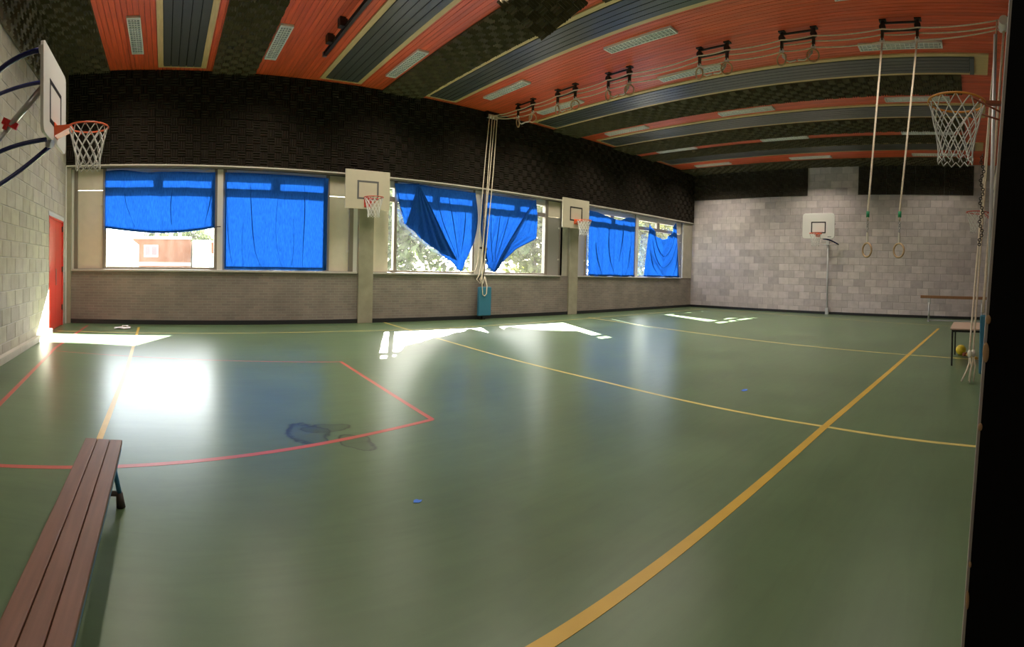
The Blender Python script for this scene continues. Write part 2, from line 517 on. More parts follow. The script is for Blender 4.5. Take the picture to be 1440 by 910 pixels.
def brick_mat():
    m = mat('grey_brown_brick', (0.2, 0.17, 0.15), 0.85)
    nt = m.node_tree; N, Lk = nt.nodes, nt.links
    b = N['Principled BSDF']
    tc = N.new('ShaderNodeTexCoord')
    sp = N.new('ShaderNodeSeparateXYZ'); Lk.new(tc.outputs['Object'], sp.inputs[0])
    cb = N.new('ShaderNodeCombineXYZ'); Lk.new(sp.outputs['X'], cb.inputs['X']); Lk.new(sp.outputs['Z'], cb.inputs['Y'])
    br = N.new('ShaderNodeTexBrick')
    br.inputs['Color1'].default_value = (0.235, 0.195, 0.165, 1); br.inputs['Color2'].default_value = (0.19, 0.16, 0.14, 1)
    br.inputs['Mortar'].default_value = (0.25, 0.23, 0.20, 1)
    br.inputs['Scale'].default_value = 1.0; br.inputs['Brick Width'].default_value = 0.22; br.inputs['Row Height'].default_value = 0.0625
    br.inputs['Mortar Size'].default_value = 0.006
    Lk.new(cb.outputs[0], br.inputs['Vector'])
    nz = N.new('ShaderNodeTexNoise'); nz.inputs['Scale'].default_value = 1.8; nz.inputs['Detail'].default_value = 5
    Lk.new(tc.outputs['Object'], nz.inputs['Vector'])
    mr = N.new('ShaderNodeMapRange'); mr.inputs[1].default_value = 0.3; mr.inputs[2].default_value = 0.7; mr.inputs[3].default_value = 0.85; mr.inputs[4].default_value = 1.15
    Lk.new(nz.outputs[0], mr.inputs[0])
    vm = N.new('ShaderNodeVectorMath'); vm.operation = 'SCALE'
    Lk.new(br.outputs['Color'], vm.inputs[0]); Lk.new(mr.outputs[0], vm.inputs['Scale'])
    Lk.new(vm.outputs[0], b.inputs['Base Color'])
    bp = N.new('ShaderNodeBump'); bp.inputs['Strength'].default_value = 0.5; bp.inputs['Distance'].default_value = 0.006; bp.invert = True
    Lk.new(br.outputs['Fac'], bp.inputs['Height']); Lk.new(bp.outputs[0], b.inputs['Normal'])
    return m


M['brick'] = brick_mat()

# ================================================================== SETTING
# ------------------------------------------------------------------ floor and its painted lines
flo = put('floor', MB().box(XL - 0.25, XR + 0.25, YR - 0.25, DW + 0.35, -0.15, 0.0), M['floor'])
tag(flo, 'dull green linoleum floor of the gym with painted lines', 'floor', kind='structure')


def line(name, pts, w, m, z=0.0012):
    mb = MB()
    P = [Vector((p[0], p[1], 0)) for p in pts]
    L_, R_ = [], []
    for i, p in enumerate(P):
        d = (P[min(i + 1, len(P) - 1)] - P[max(i - 1, 0)]).normalized()
        n = Vector((-d.y, d.x, 0)) * w / 2
        if 0 < i < len(P) - 1:
            d1 = (P[i] - P[i - 1]).normalized()
            n = n / max(0.5, abs(d.dot(d1)))
        L_.append(p + n); R_.append(p - n)
    vs = [(q.x, q.y, zz) for zz in (-0.001, z) for q in L_ + R_]
    k = len(P)
    fs = []
    for i in range(k - 1):
        fs.append((2 * k + i, 2 * k + i + 1, 3 * k + i + 1, 3 * k + i))
        fs.append((i, 2 * k + i, 2 * k + i + 1, i + 1)); fs.append((k + i, 3 * k + i, 3 * k + i + 1, k + i + 1))
    mb.add(vs, fs)
    return put(name, mb, m, flo)


line('floor_line', [(XL + 0.1, 1.40), (1.256, 1.361), (4.57, 1.333), (15.17, 1.04)], 0.068, M['line_yellow'], 0.0020)
line('floor_line', [(5.40, DW), (5.373, 11.60), (5.005, 6.60), (4.887, 4.23), (4.572, 1.333), (4.18, YR)], 0.050, M['line_thin'], 0.0016)
line('floor_line', [(11.6, 10.75), (11.392, 9.92), (10.02, 3.894), (9.389, 0.629), (9.05, YR)], 0.05, M['line_thin'], 0.0016)
line('floor_line', [(XL + 0.1, 10.38), (0.274, 10.38), (3.72, 10.39), (6.03, 10.25), (12.5, 10.6), (18.6, 10.75)], 0.04, M['line_thin'], 0.0012)
line('floor_line', [(18.45, 11.3), (18.2, 8.0), (16.2, 1.0), (15.9, YR)], 0.045, M['line_thin'], 0.0012)
line('floor_line', [(-0.56, 11.33), (-0.485, 6.67), (-0.497, 4.06), (-0.50, 2.2)], 0.05, M['line_yellow'], 0.0014)
line('floor_line', [(XL + 0.1, 3.16), (-1.084, 3.281), (-0.308, 3.437), (1.068, 3.735), (2.331, 4.03)], 0.055, M['line_red'], 0.0010)
line('floor_line', [(2.331, 4.03), (2.43, 5.6), (2.516, 7.03)], 0.05, M['line_red'], 0.0008)
line('floor_line', [(2.53, 7.00), (1.214, 7.28), (0.0, 7.55), (-1.7, 7.95)], 0.03, M['line_red'], 0.0008)
line('floor_line', [(-1.48, 3.4), (-1.572, 4.756), (-1.771, 8.256), (-1.724, 11.5)], 0.05, M['line_red'], 0.0012)

# ------------------------------------------------------------------ ceiling: slab, red planks
cei = put('ceiling', MB().box(XL - 0.25, XR + 0.25, YR - 0.25, DW + 0.35, H + 0.05, H + 0.3), M['dark_void'])
tag(cei, 'ceiling of red stained boards with dark foam bands', 'ceiling', kind='structure')
NPL = 216
pw = (XR - XL) / NPL
plank_me = MB().box(-pw / 2 + 0.004, pw / 2 - 0.004, YR, DW, 0, 0.05).mesh('plank')
for i in range(NPL):
    put('plank', plank_me, M['red_board'], cei, (XL + pw * (i + 0.5), 0, H + random.uniform(-0.0015, 0.0015)))


# ------------------------------------------------------------------ foam tiles
def foam_mesh(w, h, nx, ny, nr=3, dep=0.035):
    """basket-weave wedge foam in the x-y plane, ridges towards +z"""
    mb = MB()
    mb.box(0, w, 0, h, -0.03, 0.0)
    cw, ch = w / nx, h / ny
    for i in range(nx):
        for j in range(ny):
            x0, y0 = i * cw, j * ch
            hor = (i + j) % 2 == 0
            for k in range(nr):
                if hor:
                    a, b = y0 + ch * k / nr, y0 + ch * (k + 1) / nr
                    m_ = (a + b) / 2
                    xa, xb = x0 + 0.006, x0 + cw - 0.006
                    mb.add([(xa, a, 0), (xb, a, 0), (xb, b, 0), (xa, b, 0), (xa, m_, dep), (xb, m_, dep)],
                           [(0, 1, 5, 4), (3, 4, 5, 2), (0, 4, 3), (1, 2, 5)])
                else:
                    a, b = x0 + cw * k / nr, x0 + cw * (k + 1) / nr
                    m_ = (a + b) / 2
                    ya, yb = y0 + 0.006, y0 + ch - 0.006
                    mb.add([(a, ya, 0), (a, yb, 0), (b, yb, 0), (b, ya, 0), (m_, ya, dep), (m_, yb, dep)],
                           [(0, 4, 5, 1), (3, 2, 5, 4), (0, 3, 4), (1, 5, 2)])
    return mb


FW_ = (XR - XL) / 21
tile_wall = foam_mesh(FW_ - 0.012, (H - ZP) / 2 - 0.01, 6, 6).mesh('acoustic_panel')
tile_wall.materials.append(M['foam_wall'])
tile_ceil = {}


def ceiling_tile(w):
    k = round(w, 3)
    if k not in tile_ceil:
        me = foam_mesh(w - 0.01, 1.04 - 0.01, 6, 6, dep=0.042).mesh('acoustic_panel')
        me.materials.append(M['foam_ceiling'])
        tile_ceil[k] = me
    return tile_ceil[k]


def foam_band(x0, x1, y_end=0.40, skip=None):
    me = ceiling_tile(x1 - x0)
    y = DW - 0.04
    k = 0
    while y - 1.04 > y_end - 0.2:
        if skip != k:
            o = bpy.data.objects.new('acoustic_panel', me); COL.objects.link(o); o.parent = cei
            # flip to face down
            o.rotation_euler = (PI, 0, 0)
            o.location = (x0 + 0.005, y, H - 0.034 + random.uniform(-0.003, 0.003))
        y -= 1.04
        k += 1
    return y


BANDS = [(XL + 0.03, -1.28), (1.03, 2.02), (5.20, 6.28), (10.92, 12.0), (13.80, 14.93), (15.42, 16.2), (18.2, XR - 0.05)]
for i, (a, b) in enumerate(BANDS):
    foam_band(a, b, skip=5 if i == 2 else None)
# the loose tile that hangs askew beside the third slatted strip
lt = bpy.data.objects.new('acoustic_panel', ceiling_tile(1.08)); COL.objects.link(lt); lt.parent = cei
e1, e2 = Vector((0.05, -0.95, 0.27)).normalized(), Vector((-0.90, 0.10, 0.29))
e2 = (e2 - e1 * e2.dot(e1)).normalized()
_lm = Matrix((e1, e2, e1.cross(e2))).transposed().to_4x4()
_lm.translation = Vector((5.98, 6.80, 5.40))
lt.matrix_local = _lm

# ------------------------------------------------------------------ window wall
ww = put('wall_window_side', MB().box(XL - 0.2, XR + 0.2, DW + 0.02, DW + 0.3, 0, ZS), M['brick'])
tag(ww, 'long wall with grey brown brick below the windows', 'wall', kind='structure')
put('lintel', MB().box(XL - 0.2, XR + 0.2, DW + 0.0, DW + 0.3, 3.60, H + 0.3), M['dark_void'], ww)
put('lintel_board', MB().box(XL, XR, DW - 0.06, DW + 0.02, ZP - 0.05, ZP - 0.004), M['frame_brown'], ww)
put('lintel_edge', MB().box(XL, XR, DW - 0.085, DW - 0.055, ZP - 0.02, ZP + 0.012), M['frame_white'], ww)
for i in range(21):
    for j in range(2):
        o = bpy.data.objects.new('acoustic_panel', tile_wall); COL.objects.link(o); o.parent = ww
        # local z+ faces the room (-y), local y up
        o.rotation_euler = (PI / 2, 0, 0)
        o.location = (XL + FW_ * i + 0.006, DW - 0.062, ZP + 0.005 + j * (H - ZP) / 2)
for (a, b) in ((-2.30, -2.185), (4.67, 5.06), (11.80, 12.20)):
    put('pillar', MB().box(a, b, DW - 0.045, DW + 0.28, 0.0, ZP - 0.005), M['concrete'], ww, bevel=0.008)
put('pillar', MB().box(11.47, 11.80, DW + 0.06, DW + 0.28, ZS, ZP - 0.02), M['concrete_pale'], ww)
put('pillar', MB().box(18.62, XR, DW - 0.0, DW + 0.28, ZS, ZP - 0.02), M['concrete_pale'], ww)
put('pillar', MB().box(XL + 0.0, -2.28, DW - 0.12, DW - 0.05, 0, ZP - 0.02), M['white_paint'], ww)

bb = put('baseboard_window_side', MB().box(-2.185, 4.67, DW - 0.005, DW + 0.03, 0, 0.10).box(5.06, 11.8, DW - 0.005, DW + 0.03, 0, 0.10).box(12.2, XR, DW - 0.005, DW + 0.03, 0, 0.10), M['black_base'])
tag(bb, 'black skirting along the foot of the brick window wall', 'baseboard', kind='structure')

GY = DW + 0.13                       # glazing plane
K = GY / DW


def wx(x): return x * K


def window(name, label, pieces, glass_spans):
    t = thing(name, label, 'window', (0, 0, 0), kind='structure')
    x_lo = min(p[1] for p in pieces); x_hi = max(p[2] for p in pieces)
    put('window_sill', MB().box(x_lo, x_hi, DW - 0.03, DW + 0.12, ZS - 0.028, ZS + 0.02), M['sill'], t, bevel=0.006)
    for kind, a, b in pieces:
        a, b = wx(a), wx(b)
        if kind == 'post':
            put('frame_post', MB().box(a, b, GY - 0.07, GY + 0.06, ZS + 0.02, 3.62), M['frame_brown'], t)
        elif kind == 'mullion':
            put('mullion', MB().box(a, b, GY - 0.085, GY + 0.06, ZS + 0.02, 3.62), M['frame_white'], t)
        elif kind == 'strip':
            put('jamb_strip', MB().box(a, b, GY - 0.05, GY + 0.06, ZS + 0.02, 3.62), M['white_paint'], t)
        elif kind in ('cream', 'grey'):
            put('upper_panel', MB().box(a, b, GY - 0.03, GY + 0.02, 3.11, 3.60), M['cream_panel'], t)
            mb = MB().box(a + 0.002, b - 0.004, GY - 0.015, GY + 0.02, ZS + 0.03, 3.102)
            lp = put('vent_panel', mb, M['cream_panel'] if kind == 'cream' else M['grey_panel'], t)
            for zz in (1.75, 2.75):
                put('hinge', MB().box(b - 0.05, b - 0.005, GY - 0.035, GY - 0.012, zz, zz + 0.05), M['frame_white'], lp)
            put('rail', MB().box(a, b, GY - 0.02, GY + 0.03, ZS + 0.0, ZS + 0.03), M['frame_brown'], t)
    for a, b in glass_spans:
        a, b = wx(a), wx(b)
        m_ = (a + b) / 2
        put('bottom_rail', MB().box(a, b, GY - 0.05, GY + 0.05, ZS + 0.02, ZS + 0.075), M['frame_brown'], t)
        put('transom', MB().box(a, b, GY - 0.05, GY + 0.05, 3.07, 3.20), M['frame_brown'], t)
        put('head_rail', MB().box(a, b, GY - 0.05, GY + 0.05, 3.42, 3.62), M['frame_white'], t)
        if b - a > 1:
            put('short_mullion', MB().box(m_ - 0.09, m_ + 0.09, GY - 0.05, GY + 0.05, 3.20, 3.42), M['frame_brown'], t)
            put('pane', MB().box(a, m_ - 0.09, GY - 0.004, GY + 0.004, 3.20, 3.42), M['glass'], t)
            put('pane', MB().box(m_ + 0.09, b, GY - 0.004, GY + 0.004, 3.20, 3.42), M['glass'], t)
        else:
            put('pane', MB().box(a, b, GY - 0.004, GY + 0.004, 3.20, 3.42), M['glass'], t)
        put('pane', MB().box(a, b, GY - 0.004, GY + 0.004, ZS + 0.075, 3.07), M['glass'], t)
        lg = bpy.data.lights.new('daylight_portal', 'AREA')
        lg.shape = 'RECTANGLE'; lg.size = b - a; lg.size_y = 2.25
        lg.cycles.is_portal = True
        lo = bpy.data.objects.new('daylight_portal', lg); COL.objects.link(lo)
        lo.location = (m_, GY + 0.08, 2.35); lo.rotation_euler = (-PI / 2, 0, 0)
    return t


window('window_1', 'window bay beside the red door with two wide panes',
       [('strip', -2.18, -2.10), ('post', -2.10, -2.02), ('cream', -2.02, -1.43), ('post', -1.43, -1.35), ('post', 1.125, 1.19), ('mullion', 1.19, 1.32), ('post', 1.32, 1.40),
        ('post', 3.79, 3.88), ('cream', 3.88, 4.40), ('post', 4.40, 4.50), ('strip', 4.50, 4.64)], [(-1.35, 1.125), (1.40, 3.79)])
window('window_2', 'middle window bay behind the rope pole',
       [('cream', 5.03, 5.47), ('post', 5.60, 5.68), ('post', 8.00, 8.06), ('mullion', 8.06, 8.35), ('post', 8.35, 8.46),
        ('post', 10.68, 10.80), ('grey', 10.80, 11.34), ('post', 11.34, 11.43)], [(5.47, 5.60), (5.68, 8.00), (8.46, 10.68)])
window('window_3', 'window bay nearest the far corner of the gym',
       [('grey', 12.12, 12.55), ('post', 12.55, 12.60), ('post', 15.16, 15.22), ('mullion', 15.22, 15.37), ('grey', 18.0, 18.38), ('post', 18.38, 18.44)],
       [(12.60, 15.16), (15.37, 18.0)])

# ------------------------------------------------------------------ far wall: blocks
fw = put('wall_far', MB().box(XR + 0.006, XR + 0.25, YR - 0.2, DW + 0.3, 0, H + 0.2), M['mortar'])
tag(fw, 'pale concrete block wall at the far end of the gym', 'wall', kind='structure')
BW, BH, J = 0.445, 0.278, 0.010


def block_cells(y0, y1, z0, z1, bw, bh, off=0.0):
    out = []
    r = 0
    z = z0
    while z < z1 - 0.03:
        h = min(bh, z1 - z)
        y = y0 - (bw / 2 if r % 2 else 0) - off
        while y < y1 - 0.02:
            a, b = max(y, y0), min(y + bw, y1)
            if b - a > 0.04:
                out.append((a, b, z, z + h))
            y += bw
        z += bh
        r += 1
    return out


cells = block_cells(YR, DW, 0.0, ZF, BW, BH) + block_cells(4.55, 6.60, ZF, H, BW, BH) + block_cells(YR, 0.14, ZF, H, BW, BH)
cells.sort(key=lambda c: abs((c[0] + c[1]) / 2 - 4.2) + 0.6 * abs((c[2] + c[3]) / 2 - 2.6))
block_cache = {}


def block(parent, m, c, x, sgn, depth=0.03):
    w, h = c[1] - c[0] - J, c[3] - c[2] - J
    key = (round(w, 3), round(h, 3), sgn, m.name)
    if key not in block_cache:
        e = 0.006
        x0, x1 = 0, -sgn * depth
        mb = MB()
        # chamfered face towards the room
        vs = [(x0, -w / 2, -h / 2), (x0, w / 2, -h / 2), (x0, w / 2, h / 2), (x0, -w / 2, h / 2),
              (x1 + sgn * e, -w / 2, -h / 2), (x1 + sgn * e, w / 2, -h / 2), (x1 + sgn * e, w / 2, h / 2), (x1 + sgn * e, -w / 2, h / 2),
              (x1, -w / 2 + e, -h / 2 + e), (x1, w / 2 - e, -h / 2 + e), (x1, w / 2 - e, h / 2 - e), (x1, -w / 2 + e, h / 2 - e)]
        fs = [(0, 1, 5, 4), (1, 2, 6, 5), (2, 3, 7, 6), (3, 0, 4, 7), (4, 5, 9, 8), (5, 6, 10, 9), (6, 7, 11, 10), (7, 4, 8, 11), (8, 9, 10, 11), (3, 2, 1, 0)]
        mb.add(vs, fs)
        me = mb.mesh('block'); me.materials.append(m)
        block_cache[key] = me
    o = bpy.data.objects.new('block', block_cache[key]); COL.objects.link(o)
    o.parent = parent
    o.location = (x + random.uniform(-0.002, 0.002), (c[0] + c[1]) / 2, (c[2] + c[3]) / 2)
    return o


for c in cells[:300]:
    block(fw, M['block_far'], c, XR + 0.030, 1)
mb = MB()
for c in cells[300:]:
    mb.box(XR - 0.0, XR + 0.03, c[0] + J / 2, c[1] - J / 2, c[2] + J / 2, c[3] - J / 2)
tag(put('block_courses', mb, M['block_far'], fw), kind='stuff')
tile_far = foam_mesh(1.03 - 0.01, H - ZF - 0.05, 6, 7).mesh('acoustic_panel'); tile_far.materials.append(M['foam_far'])


def far_tiles(y_hi, n, w):
    for i in range(n):
        o = bpy.data.objects.new('acoustic_panel', tile_far); COL.objects.link(o); o.parent = fw
        # local z -> -x, local y -> z, local x -> -y
        o.matrix_local = Matrix(((0, 0, -1, XR - 0.035), (-w / 1.03, 0, 0, y_hi - i * w), (0, 1, 0, ZF), (0, 0, 0, 1)))


far_tiles(DW - 0.1, 5, (DW - 0.1 - 6.60) / 5)
far_tiles(4.55, 4, (4.55 - 0.14) / 4)
bb = put('baseboard_far', MB().box(XR - 0.02, XR + 0.01, YR, DW - 0.0, 0, 0.10), M['black_base'])
tag(bb, 'black skirting along the foot of the far block wall', 'baseboard', kind='structure')

# ------------------------------------------------------------------ left wall with red double door
lw = thing('wall_left', 'grey olive concrete block wall beside the red door', 'wall', (XL, 0, 0), kind='structure')
SKEW = 0.012
lw.location = (XL, DW, 0); lw.rotation_euler = (0, 0, SKEW)
DY0, DY1 = 9.97 - DW, 11.47 - DW             # door span in the wall's own frame
put('backing', MB().box(-0.25, -0.006, YR - DW - 0.3, DY0, 0, H + 0.2).box(-0.25, -0.006, DY1, 0.3, 0, H + 0.2).box(-0.25, -0.006, DY0, DY1, 2.42, H + 0.2).box(-0.25, -0.08, DY0, DY1, 0, 2.42), M['mortar'], lw)
LBW, LBH = 0.445, 0.2447
cl = []
for c in block_cells(YR - DW, 0.0, 0.0, ZF, LBW, LBH):
    # cut the door opening out
    if c[2] < 2.42 and c[1] > DY0 and c[0] < DY1:
        if c[0] < DY0 - 0.05: cl.append((c[0], DY0, c[2], c[3]))
        if c[1] > DY1 + 0.05: cl.append((DY1, c[1], c[2], c[3]))
        if c[3] > 2.45: cl.append((max(c[0], DY0), min(c[1], DY1), 2.42, c[3]))
        continue
    cl.append(c)
near = [c for c in cl if c[1] > 6.2 - DW]
rest = [c for c in cl if c[1] <= 6.2 - DW]
for c in near[:300]:
    block(lw, M['block_left'], c, -0.030, -1)
mb = MB()
for c in near[300:] + rest:
    mb.box(-0.03, 0.0, c[0] + J / 2, c[1] - J / 2, c[2] + J / 2, c[3] - J / 2)
tag(put('block_courses', mb, M['block_left'], lw), kind='stuff')
tile_left = foam_mesh(1.04, H - ZF - 0.05, 6, 7).mesh('acoustic_panel'); tile_left.materials.append(M['foam_ceiling'])
for i in range(11):
    o = bpy.data.objects.new('acoustic_panel', tile_left); COL.objects.link(o); o.parent = lw
    o.matrix_local = Matrix(((0, 0, 1, 0.035), (-1, 0, 0, -0.1 - i * 1.05), (0, 1, 0, ZF), (0, 0, 0, 1)))
pl = thing('baseboard_left', 'low pale concrete plinth along the block wall with the door', 'baseboard', (XL, DW, 0), SKEW, kind='structure')
for i in range(9):
    a = DY0 - 0.05 - i * 1.2
    put('plinth_stone', MB().box(0.0, 0.085, a - 1.194, a, 0, 0.105), M['concrete_pale'], pl, bevel=0.006)

dr = thing('door_1', 'red double door in the block wall near the windows', 'door', (XL, DW, 0), SKEW, kind='structure')
dm = (DY0 + DY1) / 2
for k, (a, b) in enumerate(((DY0 + 0.03, dm - 0.004), (dm + 0.004, DY1 - 0.03))):
    lf = put('door_leaf', MB().box(-0.07, -0.02, a, b, 0.01, 2.31), M['red_door'], dr, bevel=0.004)
    ey = a if k == 0 else b
    for zz in (0.35, 1.2, 2.1):
        put('hinge', MB().box(-0.02, 0.004, ey - 0.03, ey + 0.03, zz, zz + 0.12), M['dark_iron'], lf)
put('lock_plate', MB().box(-0.02, -0.008, dm + 0.01, dm + 0.06, 0.93, 1.28), M['steel'], dr)
put('door_frame', MB().box(-0.075, 0.006, DY0, DY0 + 0.03, 0, 2.34).box(-0.075, 0.006, DY1 - 0.03, DY1, 0, 2.34).box(-0.075, 0.006, DY0, DY1, 2.31, 2.34), M['red_door'], dr)
put('door_header', MB().box(-0.075, 0.012, DY0 - 0.08, DY1 + 0.02, 2.34, 2.42), M['grey_steel'], dr)

# ------------------------------------------------------------------ wall behind the camera and the dark open door leaf
rw = put('wall_near', MB().box(XL - 0.2, XR + 0.2, YR - 0.2, YR, 0, H + 0.2), M['block_far'])
tag(rw, 'block wall with the doorway the view is taken from', 'wall', kind='structure')
d2 = thing('door_2', 'dark open door leaf close by at the edge of the view', 'door', (0, 0, 0), kind='structure')
def edge_y(z): return 0.050 - 0.0495 * z     # the leaf leans a little


for nm, dx, m_, d0, d1 in (('door_leaf', 0.040, 'black_door', YR + 0.01, 0.0035), ('lit_worn_edge', 0.040, 'lit_worn_edge', None, 0.0)):
    if d0 is not None:
        poly = [(0.66, d0, 0.005), (0.66, edge_y(0.005) - d1, 0.005), (0.66, edge_y(2.35) - d1, 2.35), (0.66, d0, 2.35)]
    else:
        poly = [(0.66, edge_y(0.005) - 0.0035, 0.005), (0.66, edge_y(0.005), 0.005), (0.66, edge_y(2.35), 2.35), (0.66, edge_y(2.35) - 0.0035, 2.35)]
    put(nm, MB().prism(poly, (dx, 0, 0)), M[m_], d2)
for zz, hh, ww_ in ((1.312, 0.006, 0.0035), (1.270, 0.013, 0.0045), (1.175, 0.005, 0.003), (1.00, 0.004, 0.002), (0.955, 0.012, 0.0025)):
    put('paint_chip', MB().sphere((0.6595, edge_y(zz) - 0.003, zz), 1.0, 10, 8, sx=0.0012, sy=ww_, sz=hh), M['bare_wood'], d2)

# ================================================================== CEILING FITTINGS
STRIPS = [(-0.184, 0.883, 'first dark slatted strip, between the left wall and the first foam band'),
          (3.52, 4.55, 'slatted ceiling strip beside the dark ceiling rail'),
          (6.28, 7.23, 'slatted ceiling strip that the loose foam tile overhangs'),
          (9.90, 10.88, 'slatted ceiling strip just beyond the row of ring hoists'),
          (12.68, 13.72, 'slatted ceiling strip second in front of the far wall'),
          (16.20, 17.15, 'slatted ceiling strip nearest the far wall')]
for a, b, lab in STRIPS:
    t = thing('ceiling_panel', 'dark grey ' + lab if not lab.startswith('first') else 'first dark grey slatted ceiling strip from the wall with the red door', 'ceiling panel', ((a + b) / 2, 5.7, H), group='slatted strips in the ceiling')
    w = b - a
    f_ = 0.115
    y0, y1 = -0.15 - 5.7, 11.60 - 5.7
    z0, z1 = -0.030, -0.002
    put('side_board', MB().box(-w / 2, -w / 2 + f_, y0, y1, z0, z1), M['tan_wood'], t)
    put('side_board', MB().box(w / 2 - f_, w / 2, y0, y1, z0, z1), M['tan_wood'], t)
    put('end_board', MB().box(-w / 2 + f_, w / 2 - f_, y1 - 0.07, y1, z0, z1), M['tan_wood'], t)
    put('end_board', MB().box(-w / 2 + f_, w / 2 - f_, y0, y0 + 0.30, z0, z1), M['tan_wood'], t)
    put('backing', MB().box(-w / 2 + f_, w / 2 - f_, y0 + 0.30, y1 - 0.07, -0.006, -0.002), M['dark_void'], t)
    iw = (w - 2 * f_) / 5
    me = MB().box(-iw / 2 + 0.009, iw / 2 - 0.009, y0 + 0.38, y1 - 0.10, -0.046, -0.012).mesh('slat')
    for k in range(5):
        put('slat', me, M['slat'], t, (-w / 2 + f_ + iw * (k + 0.5), 0, 0))
    put('end_cap', MB().box(-w / 2 + f_ - 0.01, w / 2 - f_ + 0.01, y0 + 0.28, y0 + 0.37, -0.075, -0.006), M['slat_end'], t)


FILL_W = 3.4                                # power of the added fill light; its spread is narrowed like louvres would


def ceiling_light(x, y0, y1, label, first=[None]):
    if first[0] is None:
        L_, w = 1.58, 0.25
        t = thing('ceiling_light', label, 'ceiling light', (x, (y0 + y1) / 2, H), group='louvred ceiling lights')
        z0 = -0.045
        put('frame', MB().box(-w / 2, -w / 2 + 0.022, -L_ / 2, L_ / 2, z0, 0).box(w / 2 - 0.022, w / 2, -L_ / 2, L_ / 2, z0, 0)
            .box(-w / 2, w / 2, -L_ / 2, -L_ / 2 + 0.03, z0, 0).box(-w / 2, w / 2, L_ / 2 - 0.03, L_ / 2, z0, 0), M['white_paint'], t)
        put('reflector', MB().box(-w / 2 + 0.02, w / 2 - 0.02, -L_ / 2 + 0.03, L_ / 2 - 0.03, -0.028, -0.002), M['louvre'], t)
        for s in (-0.05, 0.05):
            put('lamp_tube', MB().tube([(s, -L_ / 2 + 0.05, -0.033), (s, L_ / 2 - 0.05, -0.033)], 0.008, 8), M['tube_glass'], t)
        lv = MB()
        for k in range(17):
            yy = -L_ / 2 + 0.03 + (L_ - 0.06) * (k + 0.5) / 17
            lv.box(-w / 2 + 0.022, w / 2 - 0.022, yy - 0.007, yy + 0.007, z0 + 0.002, -0.026)
        lv.box(-0.006, 0.006, -L_ / 2 + 0.03, L_ / 2 - 0.03, z0 + 0.002, -0.026)
        tag(put('louvre', lv, M['white_paint'], t), kind='stuff')
        la = bpy.data.lights.new('fill_light', 'AREA')  # fill light added to lift the room; the tubes themselves are off
        la.shape = 'RECTANGLE'; la.size = w - 0.06; la.size_y = L_ - 0.1
        la.energy = FILL_W; la.color = (1.0, 0.90, 0.76); la.spread = math.radians(125)
        lo = bpy.data.objects.new('fill_light', la); COL.objects.link(lo); lo.parent = t
        lo.location = (0, 0, z0 - 0.002)
        first[0] = t
        return t
    t = dup(first[0], (x, (y0 + y1) / 2, H), 0, label)
    if y1 < 3:                                # weaker added fill in the door side row
        for c in t.children:
            if c.type == 'LIGHT':
                if DIM[0] is None:
                    DIM[0] = c.data.copy(); DIM[0].energy = FILL_W * 0.4
                c.data = DIM[0]
    return t


DIM = [None]
A, B_, C_ = (9.27, 10.85), (5.22, 6.80), (0.72, 2.30)
LX = [-0.60, 2.18, 4.98, 7.70, 9.52, 12.36, 15.17, 17.80]
WHERE = ['in the first red band', 'in the band with the dark rail', 'next to the loose tile band',
         'before the ring hoists', 'just behind the ring hoists', 'in the second band beyond the hoists',
         'in the narrow red band', 'in the last band before the far wall']
for k, x in enumerate(LX):
    rows = [(A, 'window side')]
    rows.append((B_, 'mid ceiling'))
    rows.append((C_, 'door side'))
    for (a, b), wr in rows:
        ceiling_light(x, a, b, 'white louvred light %s, %s' % (WHERE[k], wr))

# dark rail under the ceiling with its bracket blocks
rl = thing('ceiling_rail', 'dark iron rail on brackets under the red ceiling boards', 'rail', (3.12, 6.0, H - 0.14))
put('beam', MB().box(-0.035, 0.035, -4.5, 3.95, -0.012, 0.012).box(-0.008, 0.008, -4.5, 3.95, -0.05, 0.05).box(-0.035, 0.035, -4.5, 3.95, -0.06, -0.045), M['dark_iron'], rl)
put('end_stop', MB().box(-0.04, 0.04, 3.95, 4.02, -0.06, 0.03), M['steel'], rl)
for yy in (3.45, 2.75, 1.2, -0.3, -1.8, -3.4):
    put('bracket', MB().box(-0.13, -0.02, yy - 0.07, yy + 0.07, -0.02, 0.14).box(-0.02, 0.03, yy - 0.02, yy + 0.02, 0.0, 0.14), M['dark_iron'], rl)

# ------------------------------------------------------------------ ring hoists, rings and ropes
HX = 8.62
PAIRS = [(10.69, 10.13), (9.19, 8.59), (7.56, 6.97), (5.23, 4.62), (3.53, 2.89), (1.68, 1.08)]
ORD = ['nearest the windows', 'second from the windows', 'third from the windows', 'third from the hanging rings', 'next to the hanging rings', 'that the two lowered rings hang from']


def make_hoist():
    t = thing('ring_hoist', 'dark iron ring hoist on the ceiling, ' + ORD[0], 'hoist', (HX, 10.41, H), group='ring hoists in a row')
    for s in (-0.30, 0.30):
        put('post', MB().box(-0.022, 0.022, s - 0.025, s + 0.025, -0.30, 0).box(-0.06, 0.06, s - 0.06, s + 0.06, -0.02, 0), M['dark_iron'], t)
        put('sheave', MB().tube([(-0.045, s, -0.12), (0.045, s, -0.12)], 0.055, 14), M['dark_iron'], t)
        pu = put('pulley', MB().tube([(-0.02, s, -0.345), (0.02, s, -0.345)], 0.042, 14), M['white_paint'], t)
        put('pulley_hook', MB().box(-0.03, 0.03, s - 0.012, s + 0.012, -0.345, -0.27), M['dark_iron'], pu)
    put('tie_bar', MB().box(-0.015, 0.015, -0.30, 0.30, -0.065, -0.035), M['dark_iron'], t)
    put('tie_bar', MB().box(-0.015, 0.015, -0.30, 0.30, -0.20, -0.165), M['dark_iron'], t)
    return t


